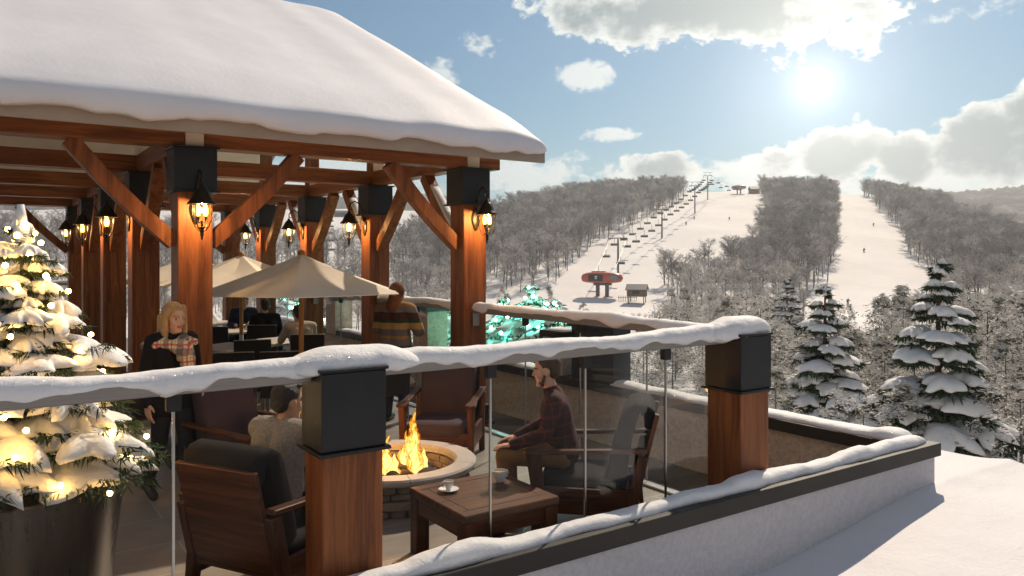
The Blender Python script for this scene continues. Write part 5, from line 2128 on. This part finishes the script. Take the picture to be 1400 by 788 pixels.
def person(label, loc, heading, J, skin, cloth, hair, male=True, voxel=.006, head_yaw=0.0, head_pitch=0.0, build=1.0, hands=True, extra=None, group=None):
    """J: joints in local space (facing +X, left +Y)"""
    t = thing('person', label, 'person', loc, heading, group)
    J = {k: Vector(v) for k, v in J.items()}
    up = (J['chest'] - J['pel']).normalized()
    lat = Vector((0, 1, 0))
    shl, shr = J['shL'], J['shR']
    lat_s = (shl - shr).normalized()
    prims = []   # (tag, p, q, r0, r1)

    def add(tg, p, q_, a, b):
        prims.append((tg, Vector(p), Vector(q_), a * build, b * build))
    for s in (-1, 1):
        add('torso', J['pel'] + lat * s * .07, J['pel'].lerp(J['chest'], .55) + lat_s * s * .055, .105, .098)
        add('torso', J['pel'].lerp(J['chest'], .55) + lat_s * s * .055, J['chest'] + lat_s * s * .078, .098, .108)
        add('torso', J['chest'] + lat_s * s * .078, J['neckb'] + lat_s * s * .06 - up * .05, .108, .062)
        add('pelvis', J['pel'] + lat * s * .07, J['hipL' if s > 0 else 'hipR'], .105, .095)
    for S_ in (shl, shr):
        add('torso', J['neckb'] - up * .035, J['neckb'].lerp(S_, .8), .052, .054)
    add('shoulder', shl - lat_s * .0, shr + lat_s * .0, .056, .056)
    add('neck', J['neckb'] - up * .03, J['head'] + Vector((-.02, 0, -.08)), .056, .05)
    for S in 'LR':
        add('arm', J['sh' + S], J['el' + S], .053, .042)
        add('arm', J['el' + S], J['wr' + S], .041, .028)
        add('leg', J['hip' + S], J['kn' + S], .09, .060)
        k, a = J['kn' + S], J['an' + S]
        add('leg', k, k.lerp(a, .35), .058, .056)
        add('leg', k.lerp(a, .35), a, .056, .038)
        add('foot', a + Vector((0, 0, -.02)), J['to' + S], .040, .032)
        add('foot', a + Vector((-.035, 0, -.035)), a + Vector((0, 0, -.02)), .032, .04)
    hm = Matrix.Translation(J['head']) @ Matrix.Rotation(head_yaw, 4, 'Z') @ Matrix.Rotation(head_pitch, 4, 'Y')
    mb = MB()
    for tg, p, q_, a, b in prims:
        rcone(mb, p, q_, a, b)
    head_prims(mb, hm, male)
    if hands:
        for S in 'LR':
            w = J['wr' + S]
            dv = J.get('hd' + S, (w - J['el' + S]).normalized())
            nr = J.get('pn' + S, Vector((0, -1 if S == 'L' else 1, 0)))
            th = dv.cross(nr) * (1 if S == 'L' else -1)
            if th.length < .1:
                th = Vector((1, 0, 0))
            th = J.get('th' + S, th)
            hand_prims(mb, w, dv, nr, th)
    else:
        for S in 'LR':
            dv = (J['wr' + S] - J['el' + S]).normalized()
            rcone(mb, J['wr' + S], J['wr' + S] + dv * .09, .032, .03)
    me = remeshed('body', mb, voxel)
    for m_ in (skin, MAT['lips'], MAT['eye_white'], MAT['eye_dark'], hair if hair else MAT['dark_hair']):
        me.materials.append(m_)
    n = len(me.polygons)
    ce = np.empty(n * 3, dtype=np.float32)
    me.polygons.foreach_get('center', ce)
    ce = ce.reshape(-1, 3)
    Hi = np.array(hm.inverted())
    L = ce @ Hi[:3, :3].T + Hi[:3, 3]
    mi = np.zeros(n, dtype=np.int32)
    mi[(L[:, 0] > .06) & (np.abs(L[:, 1]) < .024) & (np.abs(L[:, 2] + .068) < .0095)] = 1
    for s in (-1, 1):
        e = np.sqrt(((L[:, 1] - s * .031) / .0135) ** 2 + ((L[:, 2] + .004) / .0065) ** 2)
        fr = L[:, 0] > .05
        mi[fr & (e < 1)] = 2
        mi[fr & (np.hypot(L[:, 1] - s * .031, L[:, 2] + .004) < .0062)] = 3
        mi[fr & (np.abs(L[:, 1] - s * .033) < .019) & (np.abs(L[:, 2] - .0215 + .05 * abs(0)) < .0042)] = 4
    me.polygons.foreach_set('material_index', mi)
    link('body', me, t)
    for nm, tags, infl, m_, ex in cloth:
        mb = MB()
        for tg, p, q_, a, b in prims:
            if tg in tags:
                if tg == 'arm' and 'short' in tags and (q_ - J['wrL']).length * (q_ - J['wrR']).length < 1e-6:
                    continue
                rcone(mb, p, q_, a + infl, b + infl)
        for e in (ex or []):
            if len(e) == 4:
                rcone(mb, *e)
        link(nm, remeshed(nm, mb, max(voxel, .007), 9), t).data.materials.append(m_)
    # hair
    if extra:
        for nm, m_, fn in extra:
            mb = MB()
            fn(mb, hm, J)
            link(nm, remeshed(nm, mb, max(.005, voxel * .9), 2), t).data.materials.append(m_)
    return t


def short_hair(mb, M, J):
    T3 = M.to_3x3()
    mb.ball(M @ Vector((-.024, 0, .046)), (.099, .083, .096), 18, 12, 0, T3)
    mb.ball(M @ Vector((-.055, 0, .0)), (.062, .074, .075), 16, 10, 0, T3)
    mb.ball(M @ Vector((.028, 0, .105)), (.062, .058, .035), 14, 9, 0, T3)


def quiff(mb, M, J):
    short_hair(mb, M, J)
    T3 = M.to_3x3()
    mb.ball(M @ Vector((.035, 0, .112)), (.062, .055, .032), 14, 9, 0, T3)
    mb.ball(M @ Vector((-.04, 0, .12)), (.06, .06, .03), 14, 9, 0, T3)


def beard(mb, M, J):
    T3 = M.to_3x3()
    mb.ball(M @ Vector((.040, 0, -.098)), (.044, .048, .034), 14, 9, 0, T3)
    for s in (-1, 1):
        rcone(mb, M @ Vector((.03, s * .052, -.085)), M @ Vector((.008, s * .068, -.03)), .014, .010)


def long_hair(mb, M, J):
    T3 = M.to_3x3()
    mb.ball(M @ Vector((-.022, 0, .045)), (.102, .086, .094), 20, 12, 0, T3)
    mb.ball(M @ Vector((-.06, 0, -.03)), (.062, .084, .13), 18, 12, 0, T3)
    for s in (-1, 1):
        for a, b, r0, r1 in (((.035, s * .060, .085), (.012, s * .088, .0), .028, .026), ((.012, s * .088, .0), (.012, s * .092, -.12), .026, .030), ((.012, s * .092, -.12), (.02, s * .082, -.215), .030, .014)):
            rcone(mb, M @ Vector(a), M @ Vector(b), r0, r1)
    for y in (-.06, -.02, .02, .06):
        rcone(mb, M @ Vector((-.085, y, .0)), M @ Vector((-.085, y * 1.1, -.20)), .035, .024)


def hooded(mb, M, J):
    T3 = M.to_3x3()
    mb.ball(M @ Vector((-.03, 0, .03)), (.112, .098, .118), 18, 12, 0, T3)
    rcone(mb, M @ Vector((-.05, 0, -.04)), M @ Vector((-.07, 0, -.17)), .085, .10)


def scarf(mb, M, J):
    nb = J['neckb']
    pts = []
    for ring, (z0, rx, rr) in enumerate(((-.025, .084, .032), (-.06, .112, .038), (-.085, .125, .032))):
        n = 20
        for k in range(n):
            a0, a1 = 2 * PI * k / n, 2 * PI * (k + 1) / n
            f = lambda a: nb + Vector((.022 + rx * math.cos(a), rx * .98 * math.sin(a), z0 + .03 * math.sin(a * 2 + ring * 2) - .035 * math.cos(a)))
            rcone(mb, f(a0), f(a1), rr * (1 + .16 * math.sin(5 * a0 + ring)), rr * (1 + .16 * math.sin(5 * a1 + ring)), 8)
    # shawl over the near shoulder and two hanging ends
    for s in (-1, 1):
        for k in range(4):
            p = nb + Vector((.03 - .05 * k, s * .07, -.02))
            rcone(mb, p, nb + Vector((.05 - .06 * k, s * .175, -.075 - .02 * (k % 2))), .036, .034, 8)
    for y, zl in ((.035, -.36), (.085, -.36), (.06, -.38), (.0, -.27), (-.03, -.2)):
        rcone(mb, nb + Vector((.118, y, -.085)), nb + Vector((.155, y + .01, zl * .55)), .030, .027, 8)
        rcone(mb, nb + Vector((.155, y + .01, zl * .55)), nb + Vector((.140, y + .015, zl)), .027, .022, 8)


def wdir(r, d):
    x, y = CA * d + CB * r, CB * d - CA * r
    return math.atan2(y, x)


SIT = dict(pel=(0, 0, .56), chest=(.03, 0, .94), neckb=(.05, 0, 1.09), head=(.10, 0, 1.225), shL=(.04, .185, 1.04), shR=(.04, -.185, 1.04),
           elL=(.08, .25, .78), elR=(.08, -.25, .78), wrL=(.30, .17, .70), wrR=(.30, -.17, .70), hipL=(.02, .09, .54), hipR=(.02, -.09, .54),
           knL=(.46, .12, .53), knR=(.46, -.12, .53), anL=(.42, .13, .09), anR=(.42, -.13, .09), toL=(.60, .15, .035), toR=(.60, -.15, .035))

# blonde woman
JW = dict(pel=(0, 0, .93), chest=(0, 0, 1.245), neckb=(0, 0, 1.405), head=(.03, 0, 1.545), shL=(0, .165, 1.35), shR=(0, -.165, 1.35),
          elL=(-.04, .235, 1.10), elR=(-.03, -.215, 1.085), wrL=(.13, .19, 1.0), wrR=(.02, -.225, .855), hipL=(.0, .085, .88), hipR=(.0, -.085, .88),
          knL=(.10, .075, .475), knR=(-.05, -.085, .465), anL=(.10, .08, .08), anR=(-.24, -.09, .125), toL=(.26, .10, .034), toR=(-.11, -.10, .034),
          hdR=(.12, .02, -1), pnR=(.2, 1, 0), thR=(1, 0, .1))
person('blonde woman in black coat and plaid scarf standing by the big post', (1.36, 7.05, 0), wdir(.80, -.60), JW, MAT['skin'],
       [('trousers', {'leg', 'pelvis'}, .010, MAT['dark_denim'], None),
        ('coat', {'torso', 'shoulder', 'arm', 'pelvis'}, .020, MAT['black_cloth'], [((0, .07, .92), (.0, .085, .82), .125, .12), ((0, -.07, .92), (0, -.085, .82), .125, .12)]),
        ('shoes', {'foot'}, .010, MAT['shoe'], None)],
       MAT['blond'], False, .0052, .10, .04, .92, True, [('hair', MAT['blond'], long_hair), ('scarf', MAT['plaid_scarf'], scarf)])
# man in plaid
JP = dict(SIT, chest=(.07, 0, .87), neckb=(.10, 0, 1.005), head=(.145, 0, 1.178), shL=(.08, .19, .955), shR=(.08, -.19, .955),
          elL=(.14, .26, .735), elR=(.14, -.25, .735), wrL=(.385, .15, .625), wrR=(.37, -.13, .63), hdL=(1, -.25, -.15), hdR=(1, .2, -.15), pnL=(0, -.15, -1), pnR=(0, .15, -1), thL=(.1, -1, 0), thR=(.1, 1, 0))
person('man in dark plaid shirt and ochre trousers seated in a leather chair', (3.765, 4.735, 0), wdir(-1.0, .08), JP, MAT['skin'],
       [('trousers', {'leg', 'pelvis'}, .012, MAT['khaki'], None), ('shirt', {'torso', 'shoulder', 'arm'}, .016, MAT['plaid_shirt'], [((.095, 0, .995), (.105, 0, 1.02), .072, .064)]),
        ('shoes', {'foot'}, .010, MAT['shoe'], None)],
       MAT['dark_hair'], True, .0052, .0, .06, 1.0, True, [('hair', MAT['brown_hair'], quiff), ('beard', MAT['brown_hair'], beard)])
# man in grey jumper, back to the camera
JG = dict(SIT, pel=(.02, 0, .56), chest=(.07, 0, .87), neckb=(.10, 0, 1.00), head=(.14, 0, 1.125), shL=(.08, .185, .95), shR=(.08, -.185, .95),
          elL=(.36, .24, .76), elR=(.34, -.25, .76), wrL=(.52, .10, .66), wrR=(.50, -.10, .66))
person('man in grey jumper seen from behind, seated by the fire pit', (1.53, 4.865, 0), math.atan2(.49, .87), JG, MAT['skin_tan'],
       [('trousers', {'leg', 'pelvis'}, .012, MAT['black_cloth'], None), ('jumper', {'torso', 'shoulder', 'arm'}, .020, MAT['grey_knit'], None), ('shoes', {'foot'}, .010, MAT['shoe'], None)],
       MAT['dark_hair'], True, .007, -.35, .10, 1.0, True, [('hair', MAT['dark_hair'], short_hair)])
# man in striped sweater
JS = dict(pel=(0, 0, .96), chest=(0, 0, 1.30), neckb=(.02, 0, 1.46), head=(.05, 0, 1.60), shL=(0, .20, 1.40), shR=(0, -.20, 1.40),
          elL=(.05, .28, 1.14), elR=(.06, -.29, 1.14), wrL=(.28, .18, 1.12), wrR=(.28, -.18, 1.12), hipL=(0, .09, .91), hipR=(0, -.09, .91),
          knL=(.02, .10, .48), knR=(.02, -.10, .48), anL=(-.01, .11, .08), anR=(-.01, -.11, .08), toL=(.16, .14, .034), toR=(.16, -.14, .034))
x, y = at(541, 9.75)
person('person in striped sweater with hood up standing at the side railing', (x, y, 0), wdir(.35, .93), JS, MAT['skin_tan'],
       [('jeans', {'leg', 'pelvis'}, .012, MAT['blue_denim'], None), ('sweater', {'torso', 'shoulder', 'arm'}, .035, MAT['striped'], [((0, .07, .98), (0, -.07, .98), .145, .145)]), ('shoes', {'foot'}, .010, MAT['shoe'], None)],
       None, True, .009, 0, .12, 1.05, False, [('hood', MAT['hood'], hooded)])
# diners
x, y = at(414, 11.75)
person('diner in pale top seen from behind, hand at his face', (x, y, 0), wdir(-.55, .83), dict(SIT, chest=(.12, 0, .91), neckb=(.17, 0, 1.06), head=(.23, 0, 1.19), shL=(.12, .19, 1.0), shR=(.12, -.19, 1.0),
       elR=(.28, -.26, .84), wrR=(.33, -.13, 1.02), elL=(.20, .27, .80), wrL=(.46, .16, .80)), MAT['skin_tan'],
       [('trousers', {'leg', 'pelvis'}, .012, MAT['dark_denim'], None), ('top', {'torso', 'shoulder', 'arm', 'short'}, .016, MAT['cream_top'], None), ('shoes', {'foot'}, .010, MAT['shoe'], None)],
       None, True, .011, 0, .1, 1.0, False, [('hair', MAT['dark_hair'], short_hair)])
x, y = at(363, 13.2)
person('dark haired diner in black seen from behind', (x, y, 0), wdir(-.35, .93), dict(SIT), MAT['skin_tan'],
       [('trousers', {'leg', 'pelvis'}, .012, MAT['dark_denim'], None), ('top', {'torso', 'shoulder', 'arm'}, .016, MAT['black_cloth'], None), ('shoes', {'foot'}, .010, MAT['shoe'], None)],
       None, True, .012, 0, 0, .95, False, [('hair', MAT['dark_hair'], short_hair)])
x, y = at(335, 14.7)
person('diner in navy top facing the camera behind the umbrella pole', (x, y, 0), wdir(.1, -1.0), dict(SIT, wrL=(.36, .10, .80), wrR=(.36, -.10, .80)), MAT['skin_brown'],
       [('trousers', {'leg', 'pelvis'}, .012, MAT['dark_denim'], None), ('top', {'torso', 'shoulder', 'arm'}, .022, MAT['navy'], None), ('shoes', {'foot'}, .010, MAT['shoe'], None)],
       MAT['dark_hair'], True, .011, 0, 0, 1.0, False, [('hair', MAT['dark_hair'], short_hair)])

# skiers on the runs
MAT['ski_red'] = mat('red_jacket', (0.25, 0.04, 0.03), 0.8)
MAT['ski_blue'] = mat('blue_jacket', (0.03, 0.06, 0.14), 0.8)
JK = dict(pel=(-.10, 0, .72), chest=(.10, 0, 1.02), neckb=(.20, 0, 1.15), head=(.28, 0, 1.28), shL=(.14, .19, 1.10), shR=(.14, -.19, 1.10),
          elL=(.20, .32, .85), elR=(.20, -.32, .85), wrL=(.42, .34, .80), wrR=(.42, -.34, .80), hipL=(-.10, .09, .68), hipR=(-.10, -.09, .68),
          knL=(.12, .14, .42), knR=(.12, -.14, .42), anL=(-.02, .14, .10), anR=(-.02, -.14, .10), toL=(.14, .15, .04), toR=(.14, -.15, .04))
for px, py, jk, lab in ((997, 301, 'ski_blue', 'skier in dark clothes, highest on the chairlift run'), (938, 308, 'ski_blue', 'skier right under the chairlift, lower of the two there'),
                        (949, 300, 'ski_red', 'skier right under the chairlift, upper of the two there'), (1194, 309, 'ski_blue', 'uppermost of the three skiers on the narrow run'),
                        (1181, 345, 'ski_red', 'middle one of the three skiers on the narrow run'), (1159, 395, 'ski_blue', 'lowest of the three skiers on the narrow run')):
    d = solve_d(px, py) if py < 394 else 226
    x, y = at(px, d)
    t = person(lab, (x, y, tz(px, d) + .05), wdir(-.3, -.95) + (px % 7) * .1, JK, MAT['skin'],
               [('ski_suit', {'torso', 'shoulder', 'arm', 'pelvis'}, .06, MAT[jk], None), ('trousers', {'leg', 'foot'}, .04, MAT['black_cloth'], None)],
               None, True, .03, 0, -.3, 1.1, False, [('helmet', MAT['black_cloth'], short_hair)])
    for s in (-1, 1):
        MB().bar((-.85, s * .14, .03), (.95, s * .14, .03), .11, .03).build('ski', MAT['rubber'], t)
    t.scale = (1.25, 1.25, 1.25)
bpy.data.scenes.remove(TMP)
# ---------------------------------------------------------------- haze in the valley air
hz = bpy.data.materials.new('haze')
hz.use_nodes = True
nt = hz.node_tree
nt.nodes.clear()
vo = nt.nodes.new('ShaderNodeVolumePrincipled')
vo.inputs['Color'].default_value = (0.90, 0.95, 1.0, 1)
vo.inputs['Density'].default_value = 0.00036
vo.inputs['Anisotropy'].default_value = 0.45
mo = nt.nodes.new('ShaderNodeOutputMaterial')
nt.links.new(vo.outputs[0], mo.inputs['Volume'])
o = MB().ext(-3400, 3400, -3400, 3400, -420, 130).build('haze', hz)
tag(o, 'thin pale haze in the valley air', 'haze', kind='stuff')
